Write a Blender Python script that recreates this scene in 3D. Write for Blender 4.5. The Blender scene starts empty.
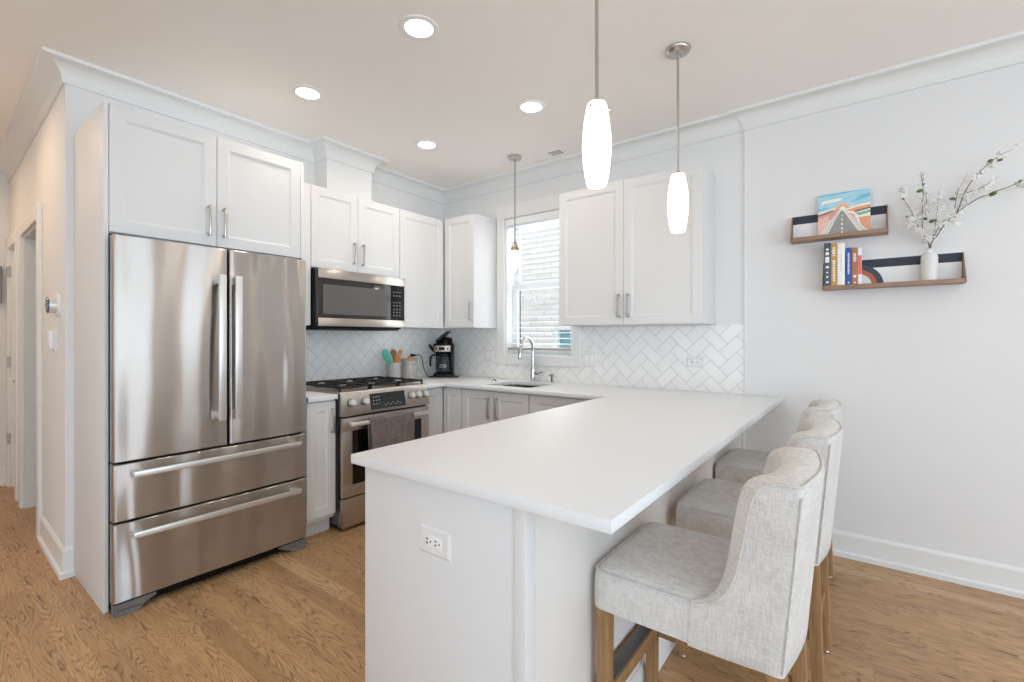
import bpy, bmesh, math, random
from mathutils import Vector, Matrix
random.seed(7)
PI = math.pi
SC = bpy.context.scene
COL = SC.collection

# ------------------------------------------------------------------ camera
cd = bpy.data.cameras.new('camera'); cam = bpy.data.objects.new('camera', cd); COL.objects.link(cam)
cam.location = (0, -3.39, 1.287); cam.rotation_euler = (PI/2, 0, math.radians(37.1))
cd.sensor_width = 36; cd.lens = 466/1024*36; cd.shift_y = -3/1024; cd.clip_start = .02
SC.camera = cam
# ------------------------------------------------------------------ exposure
SC.view_settings.view_transform = 'Standard'; SC.view_settings.look = 'None'
SC.view_settings.gamma = 1; SC.view_settings.use_curve_mapping = False
SC.view_settings.exposure = -0.19
SC.cycles.max_bounces = 14; SC.cycles.diffuse_bounces = 12; SC.cycles.sample_clamp_indirect = 6
SC.cycles.caustics_reflective = False; SC.cycles.caustics_refractive = False
# ------------------------------------------------------------------ sky
W = bpy.data.worlds.new('sky'); SC.world = W; W.use_nodes = True
bg = W.node_tree.nodes['Background']; bg.inputs[0].default_value = (.80, .90, 1, 1); bg.inputs[1].default_value = 2.8

def area(name, loc, rot, sx, sy, power, col, spread=180):
    l = bpy.data.lights.new(name, 'AREA'); l.shape = 'RECTANGLE'; l.size = sx; l.size_y = sy
    l.energy = power; l.color = col; l.spread = math.radians(spread)
    o = bpy.data.objects.new(name, l); COL.objects.link(o); o.location = loc; o.rotation_euler = rot
    return o
# daylight in the living-room window openings beside the camera; rear pair is added fill
UP = math.radians(14)
area('daylight_side', (4.28, -2.0, 1.35), (0, PI/2+UP, 0), 2.2, 2.2, 62, (.74, .87, 1))
area('daylight_side', (4.28, -5.3, 1.35), (0, PI/2+UP, 0), 2.2, 2.2, 108, (.56, .79, 1))
area('rear_fill', (1.6, -7.48, 1.25), (PI/2+UP, 0, 0), 3.4, 2.3, 64, (.55, .78, 1))
area('rear_fill', (-2.2, -7.48, 1.35), (PI/2+UP, 0, 0), 1.8, 2.0, 8, (.85, .92, 1))
area('daylight_kitchen', (-2.28, .16, 1.72), (-PI/2, 0, 0), .66, 1.15, 9, (.88, .95, 1))

# ------------------------------------------------------------------ materials
def s2l(c):
    return tuple(((x/255)/12.92 if x/255 <= .04045 else (((x/255)+.055)/1.055)**2.4) for x in c) + (1,)
class NT:
    def __init__(s, m): s.t = m.node_tree; s.n = s.t.nodes; s.l = s.t.links
    def add(s, ty, **k):
        n = s.n.new(ty)
        for a, b in k.items(): setattr(n, a, b)
        return n
    def put(s, sock, v):
        if isinstance(v, bpy.types.NodeSocket): s.l.new(v, sock)
        elif v is not None: sock.default_value = v
    def m(s, op, a, b=None, c=None):
        n = s.add('ShaderNodeMath', operation=op)
        s.put(n.inputs[0], a); s.put(n.inputs[1], b) if b is not None else 0
        if c is not None: s.put(n.inputs[2], c)
        return n.outputs[0]
    def mix(s, f, a, b):
        n = s.add('ShaderNodeMix', data_type='RGBA'); s.put(n.inputs[0], f); s.put(n.inputs[6], a); s.put(n.inputs[7], b)
        return n.outputs[2]
    def pos(s): return s.add('ShaderNodeNewGeometry').outputs['Position']
    def obj(s): return s.add('ShaderNodeTexCoord').outputs['Object']
    def vscale(s, v, sc):
        n = s.add('ShaderNodeMapping'); s.put(n.inputs[0], v); n.inputs[3].default_value = sc; return n.outputs[0]
    def noise(s, v, scale=5, detail=3, rough=.5, out='Fac', dist=0):
        n = s.add('ShaderNodeTexNoise'); s.put(n.inputs['Vector'], v); n.inputs['Scale'].default_value = scale
        n.inputs['Detail'].default_value = detail; n.inputs['Roughness'].default_value = rough
        n.inputs['Distortion'].default_value = dist
        return n.outputs[out]
    def ramp(s, f, stops):
        n = s.add('ShaderNodeValToRGB'); s.put(n.inputs[0], f); e = n.color_ramp.elements
        e[0].position, e[0].color = stops[0]; e[1].position, e[1].color = stops[-1]
        for p, c in stops[1:-1]:
            k = e.new(p); k.color = c
        return n.outputs[0]
    def bump(s, h, strength=.2, dist=.01):
        n = s.add('ShaderNodeBump'); s.put(n.inputs['Height'], h); n.inputs['Strength'].default_value = strength
        n.inputs['Distance'].default_value = dist; return n.outputs[0]
def mat(name, col=(200, 200, 200), rough=.5, metal=0, **k):
    m = bpy.data.materials.new(name); m.use_nodes = True
    p = m.node_tree.nodes['Principled BSDF']
    p.inputs['Base Color'].default_value = s2l(col); p.inputs['Roughness'].default_value = rough
    p.inputs['Metallic'].default_value = metal
    for a, b in k.items(): p.inputs[a.replace('_', ' ')].default_value = b
    return m, NT(m), p
def plain(name, col, rough=.5, metal=0, var=.04, sc=6, bump=0, bsc=120, **k):
    """solid colour with slight procedural mottling"""
    m, t, p = mat(name, col, rough, metal, **k)
    c = s2l(col); n = t.noise(t.obj(), sc, 3)
    lo = tuple(x*(1-var) for x in c[:3])+(1,); hi = tuple(min(1, x*(1+var)) for x in c[:3])+(1,)
    t.put(p.inputs['Base Color'], t.mix(n, lo, hi))
    if bump: t.put(p.inputs['Normal'], t.bump(t.noise(t.obj(), bsc, 2), bump, .002))
    return m

M = {}
M['wall'] = plain('wall_paint', (226, 226, 226), .75, var=.01, bump=.05, bsc=300)
M['ceil'] = plain('ceiling_paint', (243, 240, 236), .9, var=.01, bump=.05, bsc=200)
M['trim'] = plain('trim_paint', (228, 229, 228), .4, var=.01)
M['cab'] = plain('cabinet_paint', (220, 220, 220), .5, var=.008)
M['cabin'] = plain('cabinet_side', (226, 223, 219), .4, var=.01)
M['quartz'] = plain('quartz', (228, 230, 232), .42, var=.012, sc=60)
M['black'] = plain('black_plastic', (9, 9, 10), .38, Specular_IOR_Level=.25)
M['blackgl'] = plain('black_glass', (20, 19, 19), .06, var=.02)
M['iron'] = plain('cast_iron', (24, 23, 22), .55, bump=.3)
M['dgrey'] = plain('dark_grey_metal', (104, 104, 104), .4, .4)
M['greyfoot'] = plain('grey_plastic', (112, 110, 108), .45)
M['chrome'] = plain('chrome', (200, 200, 200), .12, 1)
M['white'] = plain('white_plastic', (236, 236, 236), .3, var=.01)
M['slot'] = plain('outlet_slots', (90, 88, 86), .6)
M['rubber'] = plain('rubber', (30, 30, 30), .8)
M['mw_glass'] = plain('microwave_window', (95, 93, 92), .15, var=.05)
M['mw_frame'] = plain('microwave_door_glass', (48, 42, 39), .1, var=.05)
M['oven_glass'] = plain('oven_glass', (14, 13, 13), .05)
M['icon'] = plain('display_marks', (185, 185, 185), .5)
M['mint'] = plain('mint_silicone', (118, 205, 180), .45)
M['orange'] = plain('orange_silicone', (238, 125, 30), .45)
M['lime'] = plain('lime_silicone', (165, 200, 75), .45)
M['brass'] = plain('copper_cap', (165, 135, 112), .35, .8)
M['petal'] = plain('petals', (244, 243, 240), .6)
M['leaf'] = plain('leaves', (94, 116, 70), .6, var=.3, sc=60)
M['twig'] = plain('twigs', (104, 88, 80), .7, var=.25, sc=80)
M['navy'] = plain('navy_paint', (38, 44, 58), .5)
M['slate'] = plain('slate_paint', (58, 68, 80), .5)
M['rust'] = plain('rust_paint', (190, 100, 66), .5)
M['panelw'] = plain('shelf_white', (238, 238, 238), .6)
M['sinkst'] = plain('sink_steel', (150, 146, 140), .3, 1)
M['rod'] = plain('dark_nickel', (140, 132, 124), .35, 1)
M['plate'] = plain('switch_plate', (226, 226, 226), .3, var=.01)
M['blind'] = plain('blind_white', (240, 241, 242), .5, var=.01)
M['stone'] = plain('mat_dark', (92, 82, 78), .7)
M['towel'] = None

def steel(name, col, rough, aniso, wav=0.0):
    m, t, p = mat(name, col, rough, 1)
    p.inputs['Anisotropic'].default_value = aniso
    tg = t.add('ShaderNodeTangent', direction_type='RADIAL', axis='Z'); t.put(p.inputs['Tangent'], tg.outputs[0]); p.inputs['Anisotropic Rotation'].default_value = .25
    g = t.noise(t.vscale(t.pos(), (4, 4, 700)), 1, 2)
    c = s2l(col)
    t.put(p.inputs['Base Color'], t.mix(g, tuple(x*.93 for x in c[:3])+(1,), tuple(min(1, x*1.05) for x in c[:3])+(1,)))
    if wav:
        w = t.noise(t.vscale(t.pos(), (1, 4.5, .9)), 1.2, .5)
        t.put(p.inputs['Normal'], t.bump(w, wav, .1))
    return m
M['steel'] = steel('stainless_brushed', (192, 187, 182), .29, 1.0, .45)
M['steel2'] = steel('stainless_trim', (192, 185, 177), .30, .9)
M['nickel'] = plain('brushed_nickel', (190, 186, 180), .3, 1)
M['alum'] = plain('satin_aluminium', (226, 226, 224), .38, .75)

def wood(name, a, b, rough=.5, axis=2, sc=14):
    m, t, p = mat(name, a, rough)
    s = [sc*6]*3; s[axis] = sc*.35
    n = t.noise(t.vscale(t.obj(), tuple(s)), 1, 4, .6, dist=.6)
    t.put(p.inputs['Base Color'], t.ramp(n, [(.25, s2l(b)), (.7, s2l(a))]))
    t.put(p.inputs['Normal'], t.bump(n, .15, .002))
    return m
M['leg'] = wood('light_oak', (172, 134, 92), (132, 98, 62), .5, 2)
M['walnut'] = wood('walnut', (172, 140, 118), (128, 98, 80), .5, 0)
M['bamboo'] = wood('light_lid', (205, 158, 112), (180, 130, 86), .5, 0)
M['spoon'] = wood('spoon_wood', (178, 122, 78), (140, 90, 54), .6, 2)

def fabric(name, a, b, sc=1.0):
    m, t, p = mat(name, a, .9, Sheen_Weight=.3)
    o = t.obj()
    n1 = t.noise(t.vscale(o, (420*sc, 420*sc, 40*sc)), 1, 2, .7)
    n2 = t.noise(t.vscale(o, (40*sc, 40*sc, 420*sc)), 1, 2, .7)
    n3 = t.noise(o, 14, 2)
    f = t.m('ADD', t.m('MULTIPLY', t.m('ADD', n1, n2), .42), t.m('MULTIPLY', n3, .16))
    t.put(p.inputs['Base Color'], t.ramp(f, [(.36, s2l(b)), (.62, s2l(a))]))
    t.put(p.inputs['Normal'], t.bump(f, .35, .003))
    return m
M['linen'] = fabric('grey_linen', (224, 221, 217), (188, 185, 182))
M['towel'] = fabric('grey_towel', (132, 122, 116), (82, 73, 70), .5)

def floor_mat():
    m, t, p = mat('oak_floor', (150, 110, 75), .32)
    sp = t.add('ShaderNodeSeparateXYZ'); t.put(sp.inputs[0], t.pos()); x, y = sp.outputs[0], sp.outputs[1]
    w, L = .083, 1.25
    yr = t.m('DIVIDE', y, w); row = t.m('FLOOR', yr); fy = t.m('FRACT', yr)
    wn = t.add('ShaderNodeTexWhiteNoise', noise_dimensions='1D'); t.put(wn.inputs['W'], row)
    xr = t.m('ADD', t.m('DIVIDE', x, L), t.m('MULTIPLY', wn.outputs[0], 7.3)); colm = t.m('FLOOR', xr); fx = t.m('FRACT', xr)
    cv = t.add('ShaderNodeCombineXYZ'); t.put(cv.inputs[0], row); t.put(cv.inputs[1], colm)
    idn = t.add('ShaderNodeTexWhiteNoise', noise_dimensions='2D'); t.put(idn.inputs['Vector'], cv.outputs[0]); pid = idn.outputs[0]
    # cathedral grain
    gv = t.add('ShaderNodeCombineXYZ')
    t.put(gv.inputs[0], t.m('ADD', t.m('MULTIPLY', x, 1.1), t.m('MULTIPLY', pid, 40))); t.put(gv.inputs[1], t.m('MULTIPLY', y, 11)); t.put(gv.inputs[2], t.m('MULTIPLY', pid, 23))
    n = t.noise(gv.outputs[0], 1.0, 2.5, .5, dist=.25)
    ring = t.m('ABSOLUTE', t.m('SINE', t.m('MULTIPLY', n, 95)))
    ring = t.m('POWER', t.m('SUBTRACT', 1, ring), 2.2)
    brk = t.noise(t.vscale(t.pos(), (2.0, 12, 1)), 1.5, 4, .6)
    ring = t.m('MULTIPLY', ring, t.m('MULTIPLY', t.m('MAXIMUM', t.m('SUBTRACT', brk, .33), 0), 3.4))
    gf = t.add('ShaderNodeCombineXYZ')
    t.put(gf.inputs[0], t.m('MULTIPLY', x, 12)); t.put(gf.inputs[1], t.m('MULTIPLY', y, 210)); t.put(gf.inputs[2], pid)
    fine = t.noise(gf.outputs[0], 1, 3, .65)
    base = t.ramp(pid, [(0, s2l((182, 144, 102))), (.45, s2l((208, 167, 120))), (.8, s2l((194, 154, 110))), (1, s2l((220, 181, 136)))])
    c = t.mix(t.m('MINIMUM', t.m('MULTIPLY', ring, 1.15), .85), base, s2l((92, 70, 50)))
    c = t.mix(t.m('MULTIPLY', t.m('SUBTRACT', fine, .3), 1.1), c, s2l((118, 92, 66)))
    # seams between boards
    e = t.m('MINIMUM', fy, t.m('SUBTRACT', 1, fy)); ex = t.m('MULTIPLY', t.m('MINIMUM', fx, t.m('SUBTRACT', 1, fx)), L/w)
    d = t.m('MINIMUM', e, ex); seam = t.m('SUBTRACT', 1, t.m('SMOOTH_MIN', t.m('MULTIPLY', d, 55), 1, .1))
    seam = t.m('MAXIMUM', seam, 0)
    c = t.mix(t.m('MULTIPLY', seam, .35), c, s2l((98, 72, 50)))
    t.put(p.inputs['Base Color'], c)
    t.put(p.inputs['Roughness'], t.m('ADD', .38, t.m('MULTIPLY', ring, .15)))
    hgt = t.m('SUBTRACT', t.m('MULTIPLY', fine, .15), t.m('ADD', seam, t.m('MULTIPLY', ring, .12)))
    t.put(p.inputs['Normal'], t.bump(hgt, .25, .002))
    return m
M['floor'] = floor_mat()

def herring(name, axis, a0, z0, w=.0781):
    m, t, p = mat(name, (232, 232, 232), .18)
    sp = t.add('ShaderNodeSeparateXYZ'); t.put(sp.inputs[0], t.pos())
    h = t.m('SUBTRACT', sp.outputs[axis], a0); z = t.m('SUBTRACT', sp.outputs[2], z0)
    k = 1/(w*math.sqrt(2))
    a = t.m('MULTIPLY', t.m('ADD', h, z), k); b = t.m('MULTIPLY', t.m('SUBTRACT', z, h), k)
    i, j = t.m('FLOOR', a), t.m('FLOOR', b); fx, fy = t.m('FRACT', a), t.m('FRACT', b)
    q = t.m('FLOORED_MODULO', t.m('SUBTRACT', i, j), 4)
    def eq(v): return t.m('COMPARE', q, v, .1)
    k0, k1, k2, k3 = eq(0), eq(1), eq(2), eq(3)
    L = t.m('ADD', fx, k1); R = t.m('ADD', t.m('SUBTRACT', 1, fx), k0)
    B = t.m('ADD', fy, k2); T = t.m('ADD', t.m('SUBTRACT', 1, fy), k3)
    d = t.m('MINIMUM', t.m('MINIMUM', L, R), t.m('MINIMUM', B, T))
    g = t.m('MULTIPLY', d, 16); g = t.m('MINIMUM', g, 1)
    # one random tint per tile
    ti = t.m('SUBTRACT', i, k1); tj = t.m('SUBTRACT', j, k2)
    cv = t.add('ShaderNodeCombineXYZ'); t.put(cv.inputs[0], ti); t.put(cv.inputs[1], tj)
    wn = t.add('ShaderNodeTexWhiteNoise', noise_dimensions='2D'); t.put(wn.inputs['Vector'], cv.outputs[0])
    tile = t.mix(wn.outputs[0], s2l((236, 235, 233)), s2l((241, 240, 238)))
    grout = t.m('LESS_THAN', d, .028)
    t.put(p.inputs['Base Color'], t.mix(grout, tile, s2l((204, 203, 201))))
    t.put(p.inputs['Roughness'], t.m('ADD', .2, t.m('MULTIPLY', grout, .5)))
    t.put(p.inputs['Normal'], t.bump(g, .3, .002))
    return m
M['tileX'] = herring('herringbone_tile_back', 0, -.735, 1.247)
M['tileY'] = herring('herringbone_tile_side', 1, -1.62, 1.247)

def brick_mat():
    m, t, p = mat('pale_brick', (215, 208, 200), .9)
    sp = t.add('ShaderNodeSeparateXYZ'); t.put(sp.inputs[0], t.pos())
    cv = t.add('ShaderNodeCombineXYZ'); t.put(cv.inputs[0], sp.outputs[0]); t.put(cv.inputs[1], sp.outputs[2])
    b = t.add('ShaderNodeTexBrick'); t.put(b.inputs['Vector'], cv.outputs[0])
    b.inputs['Color1'].default_value = s2l((238, 234, 230)); b.inputs['Color2'].default_value = s2l((222, 213, 206))
    b.inputs['Mortar'].default_value = s2l((204, 198, 192)); b.inputs['Scale'].default_value = 1
    b.inputs['Brick Width'].default_value = .20; b.inputs['Row Height'].default_value = .062; b.inputs['Mortar Size'].default_value = .009
    n = t.noise(t.pos(), 14, 4, .7)
    t.put(p.inputs['Base Color'], t.mix(t.m('MULTIPLY', n, .45), b.outputs[0], s2l((238, 235, 230))))
    t.put(p.inputs['Normal'], t.bump(t.m('ADD', b.outputs[1], t.m('MULTIPLY', n, -.5)), -.6, .01))
    return m
M['brick'] = brick_mat()

def glass(name, col=(255, 255, 255), rough=0, ior=1.45):
    m, t, p = mat(name, col, rough); p.inputs['Transmission Weight'].default_value = 1; p.inputs['IOR'].default_value = ior
    return m
M['glass'] = glass('clear_glass')
def paneglass():
    m = bpy.data.materials.new('window_pane'); m.use_nodes = True; t = NT(m)
    t.n.remove(t.n['Principled BSDF']); o = t.n['Material Output']
    a = t.add('ShaderNodeBsdfTransparent'); g = t.add('ShaderNodeBsdfGlossy'); g.inputs['Roughness'].default_value = .02
    x = t.add('ShaderNodeMixShader'); x.inputs[0].default_value = .06
    t.l.new(a.outputs[0], x.inputs[1]); t.l.new(g.outputs[0], x.inputs[2]); t.l.new(x.outputs[0], o.inputs[0])
    return m
M['pane'] = paneglass()
M['teal'] = plain('neighbour_glass', (125, 165, 172), .1, var=.25, sc=3)
def emit(name, col, st, base=(240, 240, 240)):
    m, t, p = mat(name, base, .4); p.inputs['Emission Color'].default_value = s2l(col); p.inputs['Emission Strength'].default_value = st
    return m
M['opal'] = emit('opal_glass_lit', (255, 238, 218), 3.6)
M['bulb'] = emit('bulb_lit', (255, 232, 205), 4)
M['lens'] = emit('downlight_lens_lit', (255, 244, 232), 5)

# ------------------------------------------------------------------ mesh helpers
def FW(a, d, z): return Vector((a, -d, z))            # window wall: a = X, d = distance into the room
def FL(a, d, z): return Vector((-3.43+d, a, z))       # left wall: a = Y
HP = Vector((-3.43, -2.84)); HD = Vector((-.99978, .0211)); HN = Vector((-.0211, -.99978))
def FH(s, d, z):                                       # hall wall: s = distance along the hall
    v = HP + HD*s + HN*d; return Vector((v.x, v.y, z))
def FI(x, y, z): return Vector((x, y, z))
def BM(): return bmesh.new()
def hexa(bm, F, a0, a1, d0, d1, z0, z1, bev=0, seg=2):
    v = [bm.verts.new(F(a, d, z)) for z in (z0, z1) for d in (d0, d1) for a in (a0, a1)]
    fs = [bm.faces.new([v[i] for i in q]) for q in ((0, 1, 3, 2), (4, 6, 7, 5), (0, 4, 5, 1), (2, 3, 7, 6), (0, 2, 6, 4), (1, 5, 7, 3))]
    if bev:
        es = list({e for f in fs for e in f.edges})
        bmesh.ops.bevel(bm, geom=es, offset=bev, segments=seg, profile=.5, affect='EDGES')
    return bm
def bx(x0, x1, y0, y1, z0, z1, bev=0, bm=None, seg=2):
    return hexa(bm or BM(), FI, x0, x1, y0, y1, z0, z1, bev, seg)
def loft(bm, rings, cap0=True, cap1=True, closed=True):
    vs = [[bm.verts.new(p) for p in r] for r in rings]
    n = len(vs[0])
    for a, b in zip(vs, vs[1:]):
        for i in range(n if closed else n-1):
            bm.faces.new((a[i], a[(i+1) % n], b[(i+1) % n], b[i]))
    if cap0: bm.faces.new(vs[0][::-1])
    if cap1: bm.faces.new(vs[-1])
    return bm
def lathe(prof, c=(0, 0, 0), n=24, bm=None, axis='z', cap=True):
    bm = bm or BM(); rings = []
    for r, h in prof:
        ring = []
        for i in range(n):
            t = 2*PI*i/n; u, v = max(r, 1e-4)*math.cos(t), max(r, 1e-4)*math.sin(t)
            p = {'z': (u, v, h), 'x': (h, u, v), 'y': (u, h, v)}[axis]
            ring.append(Vector(c)+Vector(p))
        rings.append(ring)
    return loft(bm, rings, cap, cap)
def tube(pts, r, n=8, bm=None, cap=True):
    bm = bm or BM(); pts = [Vector(p) for p in pts]; m = len(pts)
    rs = r if isinstance(r, (list, tuple)) else [r]*m
    T = [(pts[min(i+1, m-1)]-pts[max(i-1, 0)]).normalized() for i in range(m)]
    up = Vector((0, 0, 1)) if abs(T[0].z) < .9 else Vector((1, 0, 0))
    rings = []
    for i in range(m):
        s = T[i].cross(up)
        if s.length < 1e-3: s = T[i].cross(Vector((0, 1, 0)))
        s.normalize(); up = s.cross(T[i]).normalized()
        rings.append([pts[i]+(s*math.cos(2*PI*k/n)+up*math.sin(2*PI*k/n))*rs[i] for k in range(n)])
    return loft(bm, rings, cap, cap)
def curve_pts(pts, k=6):
    """Catmull-Rom through the points"""
    P = [Vector(p) for p in pts]; P = [P[0]*2-P[1]]+P+[P[-1]*2-P[-2]]; out = []
    for i in range(1, len(P)-2):
        for j in range(k):
            t = j/k; a, b, c, d = P[i-1:i+3]
            out.append(.5*((2*b)+(c-a)*t+(2*a-5*b+4*c-d)*t*t+(3*b-a-3*c+d)*t**3))
    out.append(P[-2]); return out
def prism(bm, F, prof, a0, a1):
    """polygon prof [(d,z)] extruded along a"""
    return loft(bm, [[F(a, d, z) for d, z in prof] for a in (a0, a1)])
def plate(bm, F, poly, d0, d1):
    """polygon poly [(a,z)] with thickness from d0 to d1"""
    return loft(bm, [[F(a, d, z) for a, z in poly] for d in (d0, d1)])
def rrect(w, d, r, n=6, cx=0, cy=0, z=0):
    r = min(r, w/2-1e-4, d/2-1e-4); out = []
    for k, (sx, sy) in enumerate(((1, 1), (-1, 1), (-1, -1), (1, -1))):
        for i in range(n+1):
            t = PI/2*(k+i/n); out.append(Vector((cx+sx*(w/2-r)+r*math.cos(t), cy+sy*(d/2-r)+r*math.sin(t), z)))
    return out
def sweep(bm, path, prof, cap=True):
    """profile [(offset,z)] swept along a plan path with mitred corners; offset goes to the walker's right"""
    P = [Vector(p) for p in path]; rings = []
    for i, p in enumerate(P):
        ns = []
        if i: t = (p-P[i-1]).normalized(); ns.append(Vector((t.y, -t.x)))
        if i < len(P)-1: t = (P[i+1]-p).normalized(); ns.append(Vector((t.y, -t.x)))
        if len(ns) == 2:
            m = (ns[0]+ns[1]).normalized(); m = m/max(.3, m.dot(ns[0]))
        else: m = ns[0]
        rings.append([Vector((p.x+m.x*o, p.y+m.y*o, z)) for o, z in prof])
    return loft(bm, rings, cap, cap)

def link(o): COL.objects.link(o); return o
def rootmat(o):
    while o.parent: o = o.parent
    return Matrix.LocRotScale(o.location, o.rotation_euler, None)
def obj(name, bm, m, parent=None, smooth=True, local=False, ang=35):
    bmesh.ops.recalc_face_normals(bm, faces=bm.faces[:])
    me = bpy.data.meshes.new(name)
    if parent and not local: bm.transform(rootmat(parent).inverted())
    bm.to_mesh(me); bm.free()
    ms = m if isinstance(m, list) else [m]
    for x in ms: me.materials.append(M[x] if isinstance(x, str) else x)
    if smooth:
        me.polygons.foreach_set('use_smooth', [True]*len(me.polygons)); me.set_sharp_from_angle(angle=math.radians(ang))
    o = bpy.data.objects.new(name, me); link(o)
    if parent: o.parent = parent
    return o
def thing(name, label, cat, loc=(0, 0, 0), rz=0, group=None):
    o = bpy.data.objects.new(name, None); link(o); o.empty_display_size = .05
    o.location = loc; o.rotation_euler = (0, 0, rz); return tag(o, label, cat, group)
def tag(o, label, cat, group=None):
    o['label'] = label; o['category'] = cat
    if group: o['group'] = group
    return o
def single(name, bm, m, label, cat, group=None, org=None, **k):
    """a thing of one mesh, its origin moved to org"""
    if org: bm.transform(Matrix.Translation(-Vector(org)))
    o = obj(name, bm, m, **k)
    if org: o.location = org
    return tag(o, label, cat, group)
def struct(name, bm, m, parent=None, smooth=False):
    o = obj(name, bm, m, parent, smooth=smooth)
    if not parent: o['kind'] = 'structure'
    return o
def kids(o): return [c for c in bpy.data.objects if c.parent == o]
def dup(root, loc, label=None, group=None, rz=None):
    allc = list(bpy.data.objects)
    def rec(o, par):
        c = o.copy(); link(c)
        if par: c.parent = par
        for k in [x for x in allc if x.parent == o]: rec(k, c)
        return c
    r = rec(root, None); r.location = loc
    if rz is not None: r.rotation_euler[2] = rz
    if label: r['label'] = label
    if group: r['group'] = group
    return r
def setmat(bm, i, fn):
    n0 = len(bm.faces); fn()
    bm.faces.ensure_lookup_table()
    for f in bm.faces[n0:]: f.material_index = i

# ------------------------------------------------------------------ room shell
CZ = 2.77
struct('floor', bx(-7.2, 4.4, -7.6, .2, -.12, 0), 'floor')
struct('ceiling', bx(-7.2, 4.4, -7.6, .2, CZ, CZ+.12), 'ceil')
WX0, WX1, WZ0, WZ1 = -2.64, -1.935, 1.13, 2.38      # kitchen window opening
b = BM()
for a in ((-7.2, WX0, 0, CZ), (WX1, 4.4, 0, CZ), (WX0, WX1, 0, WZ0), (WX0, WX1, WZ1, CZ)): bx(a[0], a[1], 0, .16, a[2], a[3], bm=b)
bx(-.63, 4.3, -.012, 0, 0, CZ, bm=b)
struct('wall_back', b, 'wall')
struct('wall_left', bx(-3.55, -3.43, -2.84, 0, 0, CZ), 'wall')
b = BM()
H1a, H1b, H2a, H2b, HH = .844, 1.644, 1.98, 2.46, 2.055
for s0, s1, z0, z1 in ((0, H1a, 0, CZ), (H1b, H2a, 0, CZ), (H2b, 3.4, 0, CZ), (H1a, H1b, HH, CZ), (H2a, H2b, HH, CZ)): hexa(b, FH, s0, s1, 0, -.15, z0, z1)
struct('wall_hall', b, 'wall')
b = BM(); hexa(b, FH, 2.57, 2.7, 0, 1.6, 0, CZ); struct('wall_hall_end', b, 'wall')
struct('wall_hall_near', bx(-6.4, -3.43, -4.52, -4.40, 0, CZ), 'wall')
struct('wall_living', bx(-3.55, -3.43, -7.5, -4.40, 0, CZ), 'wall')
struct('wall_outer', bx(-7.2, -7.08, -7.5, .1, 0, CZ), 'wall')
def holed(F, a0, a1, holes, d0, d1):
    b = BM(); c = a0
    for h0, h1, z0, z1 in sorted(holes):
        hexa(b, F, c, h0, d0, d1, 0, CZ); hexa(b, F, h0, h1, d0, d1, 0, z0) if z0 > 0 else 0; hexa(b, F, h0, h1, d0, d1, z1, CZ); c = h1
    hexa(b, F, c, a1, d0, d1, 0, CZ); return b
FR_ = lambda a, d, z: Vector((4.2+d, a, z))
FB_ = lambda a, d, z: Vector((a, -7.4-d, z))
struct('wall_right', holed(FR_, -7.4, 0, [(-3.1, -.4, .25, 2.45), (-6.4, -4.2, .25, 2.45)], 0, .15), 'wall')
struct('wall_rear', holed(FB_, -7.2, 4.3, [(-.1, 3.3, .1, 2.4), (-3.1, -1.3, .35, 2.35)], 0, .15), 'wall')
def bigwin(name, F, a0, a1, z0, z1, n):
    b = BM(); e = .07
    for q in ((a0, a1, z0, z0+e), (a0, a1, z1-e, z1), (a0, a0+e, z0+e, z1-e), (a1-e, a1, z0+e, z1-e)): hexa(b, F, q[0], q[1], .02, .07, q[2], q[3])
    for i in range(1, n):
        c = a0+(a1-a0)*i/n; hexa(b, F, c-.035, c+.035, .02, .07, z0+e, z1-e)
    o = struct(name, b, 'trim'); b = BM()
    hexa(b, F, a0+.005, a1-.005, .072, .076, z0+.005, z1-.005); obj('pane', b, 'pane', o); return o
bigwin('window_2', FR_, -3.1, -.4, .25, 2.45, 3); bigwin('window_3', FR_, -6.4, -4.2, .25, 2.45, 2)
bigwin('window_4', FB_, -.1, 3.3, .1, 2.4, 3); bigwin('window_5', FB_, -3.1, -1.3, .35, 2.35, 2)  # rear windows are added, out of view, as openings for the fill

# boxed chase above the wall cabinets
struct('wall_chase', bx(-3.43, -3.262, -1.412, -1.008, 2.3, CZ), 'wall')
# crown
cr = [(0, 2.655), (.012, 2.655), (.014, 2.672)]
for i in range(9):
    t = PI/2*i/8; cr.append((.016+.076*(1-math.cos(t)), 2.672+.078*math.sin(t)))
cr += [(.097, 2.752), (.1, CZ), (0, CZ)]
hend = FH(2.57, 0, 0); hc = FH(0, 0, 0)
struct('trim_1', sweep(BM(), [(hend.x, hend.y), (-3.43, -2.84), (-3.43, -1.412), (-3.262, -1.412), (-3.262, -1.008), (-3.43, -1.008), (-3.43, 0), (-.625, 0), (-.625, -.012), (4.2, -.012)], cr), 'trim', smooth=True)
e2 = FH(2.57, 1.5, 0); struct('trim_2', sweep(BM(), [(e2.x, e2.y), (hend.x, hend.y)], cr), 'trim', smooth=True)
# corner bead strip where the tile stops
struct('trim_3', bx(-.632, -.622, -.0145, 0, 0, 2.655, .001), 'trim')
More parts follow.
